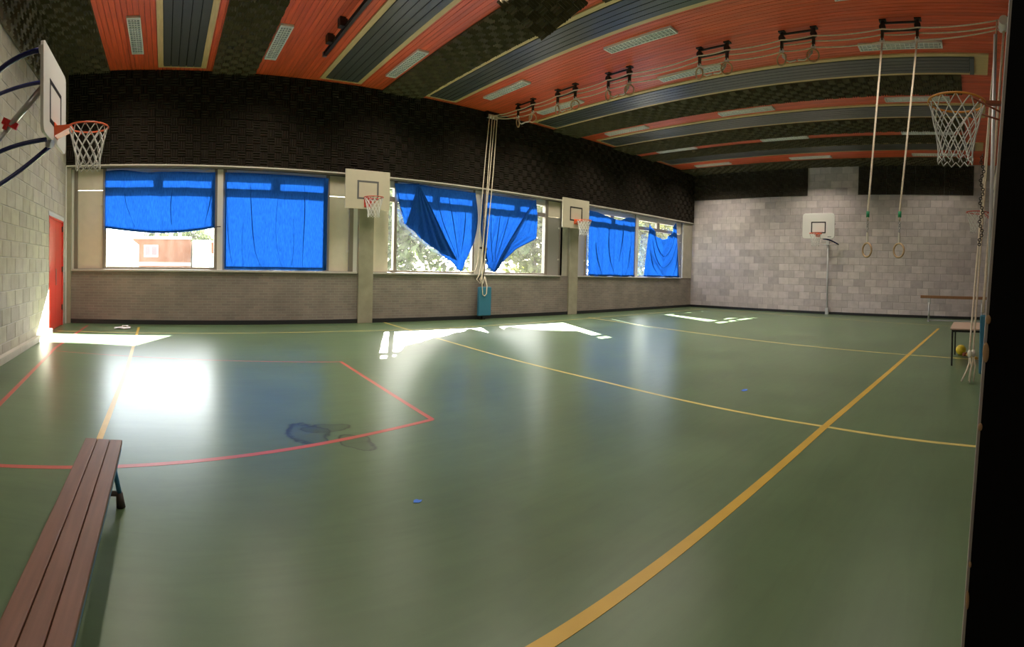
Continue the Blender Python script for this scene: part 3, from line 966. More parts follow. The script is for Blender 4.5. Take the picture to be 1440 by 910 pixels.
h0 = make_hoist()
for k, (a, b) in enumerate(PAIRS[1:], 1):
    dup(h0, (HX, (a + b) / 2, H), 0, 'dark iron ring hoist on the ceiling, ' + ORD[k])

# stored rings, one under each pulley, tied together by their straps
rg0 = None
for k, (a, b) in enumerate(PAIRS[:5]):
    m_ = (a + b) / 2
    for s, y in ((1, m_ + 0.30), (-1, m_ - 0.30)):
        lab = 'wooden ring tied up under the hoist %s, %s ring' % (ORD[k], 'window side' if s > 0 else 'door side')
        if rg0 is None or s < 0 and k == 0:
            t = thing('gymnastic_ring', lab, 'ring', (HX, y, H - 0.50), group='wooden gymnastic rings')
            put('ring', MB().ring((0, 0, 0), 0.105, 0.015, (0.9, -s * 0.35, 0.2), 28, 8), M['ring_wood'], t)
            put('strap', MB().tube([(0, 0, 0.14), (0.0, -s * 0.02, 0.09), (0, -s * 0.08, -0.02), (0, -s * 0.16, -0.06), (0, -s * 0.285, -0.045)], 0.016, 6), M['strap'], t)
            put('shackle', MB().ring((0, -s * 0.05, 0.055), 0.035, 0.008, (1, 0, 0), 12, 5), M['steel'], t)
            if s > 0: rg0 = t
            else: rg1 = t
        else:
            dup(rg0 if s > 0 else rg1, (HX, y, H - 0.50), 0, lab)

# two lowered rings
for y, tz, lab in ((1.85, -0.42, 'wooden ring hanging low on a long white rope, the one nearer the windows'), (1.30, -0.36, 'wooden ring hanging low on a long white rope, the one farther from the windows')):
    t = thing('gymnastic_ring', lab, 'ring', (HX, y, 1.88), tz, group='wooden gymnastic rings')
    put('ring', MB().ring((0, 0, 0), 0.118, 0.017, (0.97, -0.25, 0.0), 32, 10), M['ring_wood'], t)
    put('strap', MB().box(-0.012, 0.012, -0.016, 0.016, 0.105, 0.30), M['strap'], t)
    lk = MB()
    for q in range(5):
        lk.ring((0, 0, 0.33 + q * 0.045), 0.022, 0.006, (1, 0, 0) if q % 2 else (0, 1, 0), 10, 5)
    tag(put('chain', lk, M['steel'], t), kind='stuff')
    put('rope_sleeve', MB().tube([(0, 0, 0.56), (0, 0, 0.66)], 0.030, 10), M['green_tape'], t)
    yt = 1.68 if y > 1.5 else 1.08
    ca, sa = math.cos(-tz), math.sin(-tz)
    dy = yt - y
    put('rope', MB().tube([(0, 0, 0.50), (0, 0, 0.66), (-sa * dy, ca * dy, H - 0.36 - 1.88)], 0.0165, 8), M['rope'], t)


def sag(a, b, d, n=10):
    a, b = Vector(a), Vector(b)
    return [a.lerp(b, i / n) - Vector((0, 0, d * 4 * (i / n) * (1 - i / n))) for i in range(n + 1)]


# hauling ropes running along under the ceiling from hoist to hoist
RP = (8.12, -0.34, H - 0.33)
WP = (8.50, DW - 0.17, H - 0.14)
for k, (dx, dz, lab) in enumerate(((-0.05, 0.0, 'upper white hauling rope strung along all the ceiling hoists'), (0.042, -0.05, 'middle white hauling rope strung along the ceiling hoists'), (0.075, -0.09, 'lower white hauling rope strung along the ceiling hoists'))):
    pts = []
    stops = [Vector((WP[0] + dx, WP[1], WP[2] + 0.02 - 0.02 * k))]
    for (a, b) in PAIRS:
        for y in (a, b):
            stops.append(Vector((HX + dx, (a + b) / 2 + (0.3 if y == a else -0.3), H - 0.17 + dz - (0.06 if k == 2 else 0))))
    stops.append(Vector((RP[0] + dx, RP[1] + 0.06, RP[2] + 0.04 + dz)))
    for p, q in zip(stops, stops[1:]):
        L_ = (q - p).length
        pts += sag(p, q, 0.035 * L_ if L_ > 0.8 else 0.02)[:-1]
    pts.append(stops[-1])
    o = put('hauling_rope', MB().tube(pts, 0.013, 6), M['rope'])
    tag(o, lab, 'rope', 'hauling ropes under the ceiling')

# pulley blocks at both ends
t = thing('pulley_block', 'white pulley block high on the dark foam panels of the window wall', 'pulley', WP)
put('wheel', MB().tube([(-0.16, 0, 0), (0.16, 0, 0)], 0.06, 14), M['white_paint'], t)
put('bracket', MB().box(-0.20, -0.17, -0.06, 0.10, -0.05, 0.12).box(0.17, 0.20, -0.06, 0.10, -0.05, 0.12).box(-0.2, 0.2, -0.02, 0.10, 0.10, 0.13), M['dark_iron'], t)
t = thing('pulley_block', 'white pulley block on a dark iron arm at the ceiling edge by the dark door', 'pulley', RP)
put('wheel', MB().tube([(-0.14, 0.0, 0), (0.14, 0.0, 0)], 0.075, 14), M['white_paint'], t)
put('arm', MB().obox((-0.05, 0, 0.02), (0.0, -0.36, 0.26), 0.10, 0.06).box(-0.12, 0.12, -0.365, -0.34, 0.1, 0.33), M['dark_iron'], t)

# pole with pad on the window wall and its hanging ropes
PX = 8.33
t = thing('rope_pole', 'dark slim steel pole before the mullion of the middle windows', 'pole', (PX, DW - 0.12, 0))
put('pole', MB().tube([(0, 0, 0.0), (0.0, 0, 3.62)], 0.026, 10), M['dark_iron'], t)
put('foot_plate', MB().box(-0.07, 0.07, -0.07, 0.07, 0, 0.02), M['dark_iron'], t)
put('cleat', MB().box(-0.13, -0.03, -0.03, 0.0, 1.96, 2.02).box(0.03, 0.12, -0.03, 0, 1.94, 2.0).box(-0.03, 0.03, -0.035, 0.03, 1.9, 2.05), M['dark_iron'], t)
pad = put('pole_pad', MB().box(-0.21, 0.21, -0.05, 0.05, 0, 0.80), M['blue_pad'], None, (PX + 0.0, DW - 0.22, 0.11), bevel=0.02)
tag(pad, 'blue upholstered pad on the foot of the pole by the windows', 'pad')
ends = [((-0.13, 0.0), (8.10, 1.30)), ((-0.04, 0.02), (8.24, 1.05)), ((0.05, -0.02), (8.20, 1.35)), ((0.13, 0.01), (8.30, 1.1))]
for k, ((dx, dy), (ex, ez)) in enumerate(ends):
    p0 = Vector((WP[0] + dx, WP[1] - 0.06, WP[2]))
    p1 = Vector((ex, DW - 0.20 - 0.012 * k, 1.62))
    pts = [p0] + [p0.lerp(p1, i / 12) + Vector((0.02 * math.sin(PI * i / 12) * (k - 1.5), 0, 0)) for i in range(1, 13)]
    if k == 0:
        pts += [Vector((8.02, DW - 0.20, 1.36)), Vector((7.9, DW - 0.18, 1.32)), Vector((7.72, DW - 0.14, 1.305)), Vector((7.6, DW - 0.10, 1.305))]
    elif k == 1:
        pts += [Vector((8.20, DW - 0.29, 0.95)), Vector((8.22, DW - 0.29, 0.70)), Vector((8.28, DW - 0.292, 0.66)), Vector((8.35, DW - 0.292, 0.72)), Vector((8.36, DW - 0.292, 0.95)), Vector((8.31, DW - 0.25, 1.2))]
    else:
        pts += [Vector((ex - 0.06, DW - 0.23, 1.25)), Vector((ex - 0.14, DW - 0.22, 1.12)), Vector((ex - 0.03, DW - 0.23, 1.0)), Vector((ex + 0.02, DW - 0.23, 1.2))]
    o = put('hanging_rope', MB().tube(pts, 0.014, 6), M['rope'])
    tag(o, ['slack cotton rope trailing onto the window sill beside the pole', 'cotton rope looped over the front of the blue pole pad', 'cotton rope knotted on the pole cleat, inner one', 'cotton rope knotted on the pole cleat, outer one'][k], 'rope', 'cotton ropes hanging down the window wall')

# ropes and pole at the near wall
PX2 = 7.30
for k, (dx, ex, ey, ez, lab) in enumerate(((-0.10, 7.00, 0.05, 0.06, 'slack white rope before the table, the one standing out farthest'), (0.0, 7.06, 0.00, 0.05, 'slack white rope with a frayed end down by the floor'),
                                          (0.10, 7.18, -0.12, 0.95, 'white rope hanging tight against the slim pole by the dark door'))):
    p0 = Vector((RP[0] + dx, RP[1] + (0.10 if k < 2 else -0.02), RP[2]))
    p1 = Vector((ex, ey, 0.50 if k < 2 else ez))
    pts = [p0.lerp(p1, i / 14) for i in range(15)]
    t = thing('hanging_rope', lab, 'rope', (0, 0, 0), group='white ropes at the near wall')
    if k < 2:
        pts += [Vector((ex + 0.01, ey, 0.40)), Vector((ex - 0.01, ey, 0.28)), Vector((ex - 0.02, ey + 0.03, 0.18)), Vector((ex - 0.03, ey + 0.10 - 0.05 * k, 0.03))]
    put('rope', MB().tube(pts, 0.016 if k < 2 else 0.022, 6), M['rope'], t)
    if k < 2:
        put('knot', MB().sphere((ex, ey, 0.40), 0.035, 10, 8, sz=1.6), M['strap'], t)
        put('tail', MB().tube([(ex, ey, 0.38), (ex - 0.02, ey - 0.03, 0.24), (ex - 0.05, ey - 0.01, 0.02)], 0.012, 6), M['rope'], t)
    else:
        ch = MB()
        for q in range(40):
            ch.ring((ex + 0.02, ey + 0.06 + 0.02 * math.sin(q * 0.7), 3.15 - q * 0.032), 0.021, 0.007, (1, 0, 0) if q % 2 else (0, 1, 0), 8, 5)
        tag(put('chain', ch, M['dark_iron'], t), kind='stuff')
t = thing('rope_pole', 'slim grey steel pole beside the dark open door', 'pole', (PX2, -0.20, 0))
put('pole', MB().tube([(0, 0, 0.0), (0.0, 0, 4.9)], 0.028, 10), M['grey_steel'], t)
put('foot_plate', MB().box(-0.07, 0.07, -0.07, 0.07, 0, 0.02), M['grey_steel'], t)
pad = put('pole_pad', MB().box(-0.05, 0.05, -0.20, 0.12, 0, 0.82), M['blue_pad'], None, (PX2 - 0.10, -0.20, 0.10), bevel=0.02)
tag(pad, 'blue upholstered pad on the foot of the pole by the dark door', 'pad')

# ================================================================== BASKETS
def net_mesh(R, depth, strands=12, r=0.006, rb=0.62):
    mb = MB()
    lv = 7
    for s in (-1, 1):
        for k in range(strands):
            pts = []
            for i in range(lv * 2 + 1):
                u = i / (lv * 2)
                rad = R * (1 - (1 - rb) * min(1, u * 1.25) ** 0.8)
                a = 2 * PI * (k + s * u * lv / 2 * 0.78) / strands
                pts.append((rad * math.cos(a), rad * math.sin(a), -depth * u))
            mb.tube(pts, r, 4, caps=False)
    for k in range(strands):
        a0 = 2 * PI * k / strands
        a1 = 2 * PI * (k + 1) / strands
        rr = R * rb
        mb.tube([(rr * math.cos(a0), rr * math.sin(a0), -depth), (rr * math.cos((a0 + a1) / 2), rr * math.sin((a0 + a1) / 2), -depth - 0.045), (rr * math.cos(a1), rr * math.sin(a1), -depth)], r, 4, caps=False)
    return mb


def basket(label, loc, rotz, W=1.16, HH=0.93, board='cream_board', square='black_paint', sq=(0.56, 0.45, 0.23), sqw=0.045, rim='red_rim', rim_z=0.24, R=0.225, rim_gap=0.14, chamfer=0.0, netd=0.42, plate='box', thick=0.035):
    """front of the board faces local +y, origin at the middle of the board's lower edge"""
    t = thing('basketball_hoop', label, 'basketball hoop', loc, rotz, group='basketball hoops')
    c = chamfer
    if c:
        poly = [(-W / 2 + c, 0, 0), (W / 2 - c, 0, 0), (W / 2 - 0.3 * c, 0, 0.3 * c), (W / 2, 0, c), (W / 2, 0, HH - c), (W / 2 - 0.3 * c, 0, HH - 0.3 * c), (W / 2 - c, 0, HH), (-W / 2 + c, 0, HH), (-W / 2 + 0.3 * c, 0, HH - 0.3 * c), (-W / 2, 0, HH - c), (-W / 2, 0, c), (-W / 2 + 0.3 * c, 0, 0.3 * c)]
    else:
        poly = [(-W / 2, 0, 0), (W / 2, 0, 0), (W / 2, 0, HH), (-W / 2, 0, HH)]
    bo = put('backboard', MB().prism(poly, (0, -thick, 0)), M[board], t, bevel=0.004)
    sw, sh, sz = sq
    s_ = sqw
    put('target_square', MB().box(-sw / 2, sw / 2, 0, 0.0015, sz, sz + s_).box(-sw / 2, sw / 2, 0, 0.0015, sz + sh - s_, sz + sh).box(-sw / 2, -sw / 2 + s_, 0, 0.0015, sz + s_, sz + sh - s_).box(sw / 2 - s_, sw / 2, 0, 0.0015, sz + s_, sz + sh - s_), M[square], bo)
    rc = (0, rim_gap + R, rim_z)
    rm = put('rim', MB().ring(rc, R, 0.010, (0, 0, 1), 40, 8), M[rim], t)
    nt = put('net', net_mesh(R, netd), M['net'], rm, rc)
    hk = MB()
    for k in range(12):
        a = 2 * PI * k / 12
        hk.tube([(R * math.cos(a), rc[1] + R * math.sin(a), rim_z - 0.008), (R * math.cos(a), rc[1] + R * math.sin(a), rim_z - 0.03)], 0.005, 4)
    tag(put('net_hook', hk, M[rim], rm), kind='stuff')
    if plate == 'box':
        mb = MB().box(-0.09, 0.09, 0, 0.008, rim_z - 0.11, rim_z + 0.05)
        mb.add([(-0.085, 0.008, rim_z - 0.1), (0.085, 0.008, rim_z - 0.1), (0.085, 0.008, rim_z + 0.012), (-0.085, 0.008, rim_z + 0.012),
                (-0.11, rim_gap + 0.05, rim_z - 0.012), (0.11, rim_gap + 0.05, rim_z - 0.012), (0.11, rim_gap + 0.05, rim_z + 0.012), (-0.11, rim_gap + 0.05, rim_z + 0.012)],
               [(0, 1, 5, 4), (1, 2, 6, 5), (2, 3, 7, 6), (3, 0, 4, 7), (4, 5, 6, 7)])
        put('rim_bracket', mb, M[rim], t)
    elif plate == 'struts':
        mb = MB().box(-0.1, 0.1, 0, 0.008, rim_z - 0.2, rim_z + 0.05)
        mb.box(-0.03, 0.03, 0.0, rim_gap + 0.02, rim_z - 0.012, rim_z + 0.018)
        for s in (-1, 1):
            mb.tube([(s * 0.06, 0.0, rim_z - 0.17), (s * R * 0.72, rim_gap + R * 0.55, rim_z - 0.008)], 0.009, 6)
        put('rim_bracket', mb, M['rust_iron'] if rim == 'amber_rim' else M[rim], t)
    return t


# the two boards on the window wall pillars
for xc, zb, lab, sqm, wcol in ((4.755, 2.788, 'old cream backboard on the pillar between the first two window bays', 'grey_paint', 'cream_board'), (11.745, 2.775, 'pale backboard with black square on the pillar right of the blue pad', 'black_paint', 'cream_board')):
    t = basket(lab, (xc, DW - 0.35, zb), PI, W=1.16 if xc < 5 else 1.20, board=wcol, square=sqm, rim='red_rim' if xc < 5 else 'orange_rim', plate='struts' if xc < 5 else 'box')
    for sx in (-0.14, 0.14):
        put('wall_bracket', MB().box(sx - 0.02, sx + 0.02, -0.31, -0.035, 0.15, 0.20).box(sx - 0.02, sx + 0.02, -0.31, -0.035, 0.70, 0.75).box(sx - 0.02, sx + 0.02, -0.065, -0.035, 0.1, 0.8), M['dark_iron'], t)

# far wall basket on its post
t = basket('white backboard with rounded corners on a post at the far block wall', (18.15, 5.745, 2.86), PI / 2, W=1.24, HH=0.93, board='white_board', sq=(0.57, 0.43, 0.19), rim='orange_rim', rim_z=0.16, chamfer=0.09, rim_gap=0.10)
put('maker_mark', MB().box(-0.50, -0.36, 0, 0.0015, 0.05, 0.075), M['grey_paint'], t)
put('post', MB().tube([(-0.09, -1.10, -2.86), (-0.06, -1.10, -0.12)], 0.030, 10), M['grey_steel'], t)
put('post_foot', MB().box(-0.15, -0.03, -1.17, -1.04, -2.86, -2.62), M['grey_steel'], t)
put('swing_rod', MB().tube([(0.10, -0.9, -0.16), (-0.44, -1.05, -0.15)], 0.014, 8), M['grey_steel'], t)
pts = [(-0.08 - 0.40 * (i / 10), -0.35 - 0.75 * (i / 10) ** 1.4, 0.02 - 0.16 * (i / 10) ** 2.2) for i in range(11)]
put('swing_arm', MB().tube(pts, 0.028, 8), M['navy_tube'], t)
pts = [(0.08 - 0.40 * (i / 10), -0.05 - 1.05 * (i / 10) ** 1.4, 0.75 - 0.1 * (i / 10) ** 2.2) for i in range(11)]
put('swing_arm', MB().tube(pts, 0.028, 8), M['navy_tube'], t)
put('hinge_block', MB().box(-0.12, 0.0, -1.14, -1.02, -0.16, 0.0), M['grey_steel'], t)

# left wall basket with folding blue frame
t = basket('white backboard jutting from the block wall on dark blue tubes', (-1.25, 5.80, 2.74), -PI / 2, W=1.20, HH=0.95, board='white_board', sq=(0.62, 0.47, 0.17), sqw=0.05, rim='orange_rim', rim_z=0.175, chamfer=0.07, rim_gap=0.15, netd=0.44)
# in local axes: +x is towards -y of the room (the camera), -y is towards the wall


def loc_pt(x, y, z): return (5.80 - y, x + 1.25, z - 2.74)


def arc(a, b, lift, n=12):
    a, b = Vector(a), Vector(b)
    return [a.lerp(b, i / n) + Vector((0, 0, lift * math.sin(PI * i / n))) for i in range(n + 1)]


wl_x = XL - 0.012 * (5.5 - DW) + 0.01
put('upper_arm', MB().tube(arc(loc_pt(-1.30, 5.27, 3.60), loc_pt(wl_x, 5.34, 3.02), 0.14), 0.030, 10), M['navy_tube'], t)
put('upper_arm', MB().tube(arc(loc_pt(-1.30, 6.20, 3.60), loc_pt(wl_x, 6.34, 3.52), 0.04), 0.026, 10), M['navy_tube'], t)
put('lower_arm', MB().tube(arc(loc_pt(-1.30, 5.56, 2.74), loc_pt(wl_x, 5.30, 2.36), 0.07), 0.026, 10), M['navy_tube'], t)
put('lower_arm', MB().tube(arc(loc_pt(-1.30, 5.72, 2.70), loc_pt(wl_x, 5.20, 2.00), -0.07), 0.026, 10), M['navy_tube'], t)
br = put('brace', MB().tube([loc_pt(-1.30, 5.37, 3.24), loc_pt(-1.74, 5.45, 2.83)], 0.036, 12), M['steel'], t)
put('inner_brace', MB().tube([loc_pt(-1.70, 5.442, 2.867), loc_pt(wl_x, 5.55, 2.32)], 0.026, 12), M['steel'], br)
put('clamp', MB().obox(loc_pt(-1.76, 5.42, 2.94), loc_pt(-1.60, 5.44, 2.86), 0.05, 0.07).obox(loc_pt(-1.70, 5.42, 2.92), loc_pt(-1.74, 5.43, 2.84), 0.05, 0.05), M['red_plastic'], br)
put('arm_socket', MB().tube([loc_pt(-1.31, 5.27, 3.60), loc_pt(-1.27, 5.27, 3.60)], 0.045, 10), M['steel'], t)
put('arm_socket', MB().tube([loc_pt(-1.31, 5.64, 2.715), loc_pt(-1.25, 5.62, 2.70)], 0.045, 10), M['steel'], t)

# near wall baskets
t = basket('amber rim with long white net on the wall by the dark door', (4.60, -0.35, 2.80), 0, rim='amber_rim', rim_z=0.17, R=0.255, rim_gap=0.30, plate='struts', netd=0.50)
for sx in (-0.2, 0.16):
    for sz in (0.2, 0.7):
        put('wall_bracket', MB().box(sx, sx + 0.04, -0.345, -0.03, sz, sz + 0.04), M['dark_iron'], t)
t = basket('small red rim seen behind the white ropes by the dark door', (11.3, -0.36, 2.74), 0, rim='red_rim', rim_z=0.17, R=0.245, rim_gap=0.10, plate='struts', netd=0.40)
for sx in (-0.2, 0.16):
    put('wall_bracket', MB().box(sx, sx + 0.04, -0.335, -0.03, 0.2, 0.24), M['dark_iron'], t)

# ================================================================== CURTAINS
def curtain(label, layers, seed=0):
    t = thing('curtain', label, 'curtain', (0, DW + 0.03, 0), group='blue cloth curtains')
    for name, fn, nu, nv in layers:
        o = put(name, MB().grid(fn, nu, nv), M['cloth'], t)
        s = o.modifiers.new('thick', 'SOLIDIFY'); s.thickness = 0.004
    return t


def lerp(a, b, u): return a + (b - a) * u


def poly_at(pts, u):
    """point on a polyline, u in 0..1 by equal index steps"""
    n = len(pts) - 1
    i = min(int(u * n), n - 1)
    f = u * n - i
    return (lerp(pts[i][0], pts[i + 1][0], f), lerp(pts[i][1], pts[i + 1][1], f))


def smooth_at(pts, u):
    n = len(pts) - 1
    i = min(int(u * n), n - 1)
    f = u * n - i
    p0, p1, p2, p3 = pts[max(i - 1, 0)], pts[i], pts[i + 1], pts[min(i + 2, n)]
    r = []
    for k in (0, 1):
        r.append(0.5 * (2 * p1[k] + (p2[k] - p0[k]) * f + (2 * p0[k] - 5 * p1[k] + 4 * p2[k] - p3[k]) * f * f + (3 * p1[k] - p0[k] - 3 * p2[k] + p3[k]) * f ** 3))
    return r


def hang(top, bot, amp, waves, ph=0.0, y=0.0, pw_=1.0):
    """cloth between a top and a bottom polyline with upright folds"""
    def fn(u, v):
        a, b = smooth_at(top, u), smooth_at(bot, u)
        x, z = lerp(a[0], b[0], v), lerp(a[1], b[1], v)
        d = amp * (0.35 + 0.65 * v ** pw_) * (math.sin(2 * PI * waves * u + ph) + 0.5 * math.sin(2 * PI * waves * 2.3 * u + ph * 2 + 2 * v))
        return (x, y + d - amp * 1.2, z)
    return fn


def crease(pts, w=0.022, y=-0.045):
    """a pinched pleat of double cloth following a line of (x, z) points"""
    def fn(u, v):
        a = smooth_at(pts, u)
        ww_ = w * (0.25 + 0.75 * math.sin(PI * min(1, u * 1.1 + 0.05)))
        return (a[0] + lerp(-ww_ / 2, ww_ / 2, v), y - 0.012 * math.sin(PI * v), a[1])
    return fn


def pleats(*lines):
    return [('pleat', crease(l, *w), 16, 4) for l, *w in lines]




top1 = [(-1.39, 3.53), (-1.0, 3.555), (-0.5, 3.50), (-0.1, 3.51), (0.45, 3.52), (0.9, 3.51), (1.14, 3.525)]
bot1 = [(-1.39, 2.25), (-0.9, 2.19), (-0.45, 2.15), (0.0, 2.145), (0.4, 2.17), (0.8, 2.22), (1.14, 2.275)]
curtain('blue curtain rolled half way up, over the window nearest the red door',
        pleats(([(1.05, 3.1), (1.02, 2.8), (0.9, 2.3)],), ([(-0.95, 3.05), (-0.88, 2.7), (-0.7, 2.25)], 0.012), ([(0.15, 3.05), (0.12, 2.7), (0.15, 2.3)], 0.010)) +
        [('cloth', hang(top1, bot1, 0.012, 3.2, 0.6), 60, 24), ('hem', lambda u, v: (smooth_at(bot1, u)[0], -0.02 + 0.018 * math.cos(2 * PI * v), smooth_at(bot1, u)[1] - 0.01 + 0.026 * math.sin(2 * PI * v)), 40, 8),
         ('side_hem', lambda u, v: (lerp(1.09, 1.145, u), -0.022, lerp(2.26, 3.52, v)), 2, 10)])
put('tie_cord', MB().tube([(1.13, -0.02, 2.27), (1.28, -0.03, 2.275)], 0.012, 6), M['dark_iron'], bpy.data.objects['curtain'])
top2 = [(1.37, 3.53), (2.0, 3.535), (2.6, 3.53), (3.2, 3.53), (3.87, 3.515)]
bot2 = [(1.40, 1.30), (2.0, 1.295), (2.6, 1.30), (3.2, 1.295), (3.82, 1.30)]
curtain('blue curtain drawn fully down, left of the old cream backboard',
        pleats(([(1.96, 3.3), (1.99, 2.7), (2.03, 2.2), (2.10, 1.7), (2.24, 1.34)],), ([(3.26, 3.3), (3.28, 2.6), (3.25, 1.9), (3.24, 1.36)],), ([(1.43, 2.8), (1.45, 2.2), (1.50, 1.7), (1.58, 1.34)], 0.016), ([(2.62, 3.0), (2.58, 2.3), (2.62, 1.8), (2.74, 1.34)], 0.010), ([(1.80, 2.4), (1.78, 1.9), (1.82, 1.4)], 0.008), ([(3.0, 2.5), (3.02, 1.9), (2.98, 1.4)], 0.008)) +
        [('cloth', hang(top2, bot2, 0.011, 2.6, 1.2), 70, 30), ('hem', lambda u, v: (smooth_at(bot2, u)[0], -0.03, smooth_at(bot2, u)[1] + lerp(-0.01, 0.06, v)), 20, 2),
         ('side_hem', lambda u, v: (lerp(3.76, 3.845, u), -0.034, lerp(1.30, 3.51, v)), 2, 10), ('side_hem', lambda u, v: (lerp(1.375, 1.41, u), -0.034, lerp(1.30, 3.53, v)), 2, 10)])


def swag(topa, topb, tipl, tipr, foldx, y=0.0, amp=0.03, n=5, bulge=0.0):
    def fn(u, v):
        a = smooth_at(topa, u)
        b = smooth_at(tipl, u)
        x = lerp(a[0], b[0], v ** 0.95)
        z = lerp(a[1], b[1], v)
        d = amp * v * math.sin(2 * PI * n * u + 1.5 * v) * (1.0)
        return (x, y + d - amp, z)
    return fn


# third: knotted up to a point, double cloth folded over
top3 = [(5.62, 3.53), (5.95, 3.545), (6.25, 3.57), (6.9, 3.53), (7.5, 3.52), (8.10, 3.515)]
bot3 = [(5.95, 2.50), (6.08, 2.42), (6.5, 2.1), (7.2, 1.62), (7.66, 1.37), (7.98, 2.6)]
bot3 = [(5.93, 2.52), (6.15, 2.40), (6.6, 2.05), (7.2, 1.68), (7.62, 1.36), (7.70, 1.37)]


def third(u, v):
    # fan from the top edge towards the tip; the right edge drops steeply, the left edge stays high
    a = smooth_at(top3, u)
    b = smooth_at(bot3, u)
    bow = math.sin(PI * v) * (0.28 * u ** 2)
    x = lerp(a[0], b[0], v) + bow
    z = lerp(a[1], b[1], v)
    d = 0.06 * v * math.sin(2 * PI * 5 * u + 2.2 * v) * (0.4 + 0.6 * u)
    return (x, d - 0.04, z)


fl3a = [(6.24, 3.56), (6.12, 3.1), (6.02, 2.75), (5.93, 2.50)]
fl3b = [(6.28, 3.57), (6.72, 2.88), (7.15, 2.15), (7.50, 1.62)]


def third_fold(u, v):
    a, b = smooth_at(fl3a, v), smooth_at(fl3b, v)
    x, z = lerp(a[0], b[0], u), lerp(a[1], b[1], u)
    z -= 0.12 * math.sin(PI * u) * v * 0.9
    d = 0.030 * math.sin(2 * PI * 4.5 * u + 0.4) * (0.2 + v)
    return (x, -0.11 + d, z)


curtain('blue curtain knotted up to a low point, left of the rope pole', pleats(([(7.20, 3.3), (7.35, 2.7), (7.45, 2.2), (7.55, 1.7)], 0.03, -0.10), ([(7.75, 3.0), (7.72, 2.4), (7.62, 1.8)], 0.03, -0.10), ([(6.85, 3.2), (7.05, 2.6), (7.3, 2.1), (7.5, 1.7)], 0.025, -0.10), ([(5.72, 3.3), (5.80, 2.9), (5.98, 2.6)], 0.03, -0.06)) +
        [('cloth', third, 70, 34), ('folded_cloth', third_fold, 44, 30)])
# fourth: mirrored fold, right of the pole
top4 = [(8.33, 3.515), (8.8, 3.51), (9.3, 3.51), (9.8, 3.52), (10.27, 3.53)]
bot4 = [(8.52, 1.70), (8.58, 1.50), (8.68, 1.40), (8.78, 1.33), (8.86, 1.36)]


def fourth(u, v):
    a, b = smooth_at(top4, u), smooth_at(bot4, u)
    x = lerp(a[0], b[0], v) - 0.10 * math.sin(PI * v) * (1 - u) ** 2
    z = lerp(a[1], b[1], v)
    return (x, 0.055 * v * math.sin(2 * PI * 5 * u + 2 * v) - 0.04, z)


fl4a = [(10.23, 3.53), (9.72, 2.78), (9.20, 1.98), (8.78, 1.34)]
fl4b = [(10.28, 3.54), (10.34, 3.0), (10.30, 2.36), (8.95, 1.48)]
fl4b = [(10.28, 3.54), (10.36, 2.95), (10.32, 2.36), (9.55, 2.02), (9.05, 1.62), (8.82, 1.33)]
fl4a = [(10.22, 3.53), (9.88, 3.10), (9.57, 2.66), (9.26, 2.22), (8.97, 1.76), (8.76, 1.33)]


def fourth_fold(u, v):
    a, b = poly_at(fl4a, v), poly_at(fl4b, v)
    x, z = lerp(a[0], b[0], u), lerp(a[1], b[1], u)
    return (x, -0.11 + 0.03 * math.sin(2 * PI * 3.5 * u) * (0.25 + v * (1 - v) * 3), z)


curtain('blue curtain folded to a point, right of the rope pole', pleats(([(8.62, 3.0), (8.62, 2.4), (8.68, 1.8), (8.74, 1.45)], 0.025, -0.10), ([(8.95, 3.1), (8.88, 2.5), (8.80, 1.9), (8.78, 1.5)], 0.03, -0.10), ([(9.3, 3.1), (9.15, 2.6), (8.95, 2.0), (8.82, 1.6)], 0.03, -0.10)) +
        [('cloth', fourth, 70, 34), ('folded_cloth', fourth_fold, 36, 34)])
# fifth: full curtain with scalloped top
top5 = [(12.72, 3.47), (13.2, 3.44), (13.9, 3.33), (14.35, 3.30), (14.8, 3.44), (15.26, 3.44)]
bot5 = [(12.74, 1.285), (13.3, 1.275), (13.9, 1.28), (14.4, 1.275), (14.9, 1.28), (15.24, 1.285)]
curtain('blue curtain with a sagging top edge, right of the second pillar', pleats(([(13.0, 2.4), (13.1, 1.9), (13.35, 1.32)], 0.05, -0.11), ([(13.7, 3.1), (13.68, 2.4), (13.8, 1.8), (14.05, 1.35)], 0.05, -0.11), ([(14.5, 3.2), (14.42, 2.5), (14.25, 1.8)], 0.05, -0.11), ([(14.9, 2.4), (14.85, 1.9), (14.7, 1.35)], 0.04, -0.11)) +
        [('cloth', hang(top5, bot5, 0.040, 4.4, 0.3), 80, 30), ('hem', lambda u, v: (smooth_at(bot5, u)[0], -0.07, smooth_at(bot5, u)[1] + lerp(-0.01, 0.05, v)), 20, 2)])
# sixth: hung from two corners


def sixth(u, v):
    xt = lerp(16.12, 17.98, u)
    zt = lerp(3.46, 3.56, u) - 0.72 * (1 - abs(2 * u - 1) ** 2.2)
    xb = lerp(15.80, 18.28, u)
    x = lerp(xt, xb, v)
    z = lerp(zt, 1.29, v)
    sgn = 2 * PI * (2.6 * v * (1 - (2 * u - 1) ** 2) + 3.0 * abs(2 * u - 1) * 0.8)
    return (x, -0.07 + 0.06 * math.sin(sgn + 0.8), z)


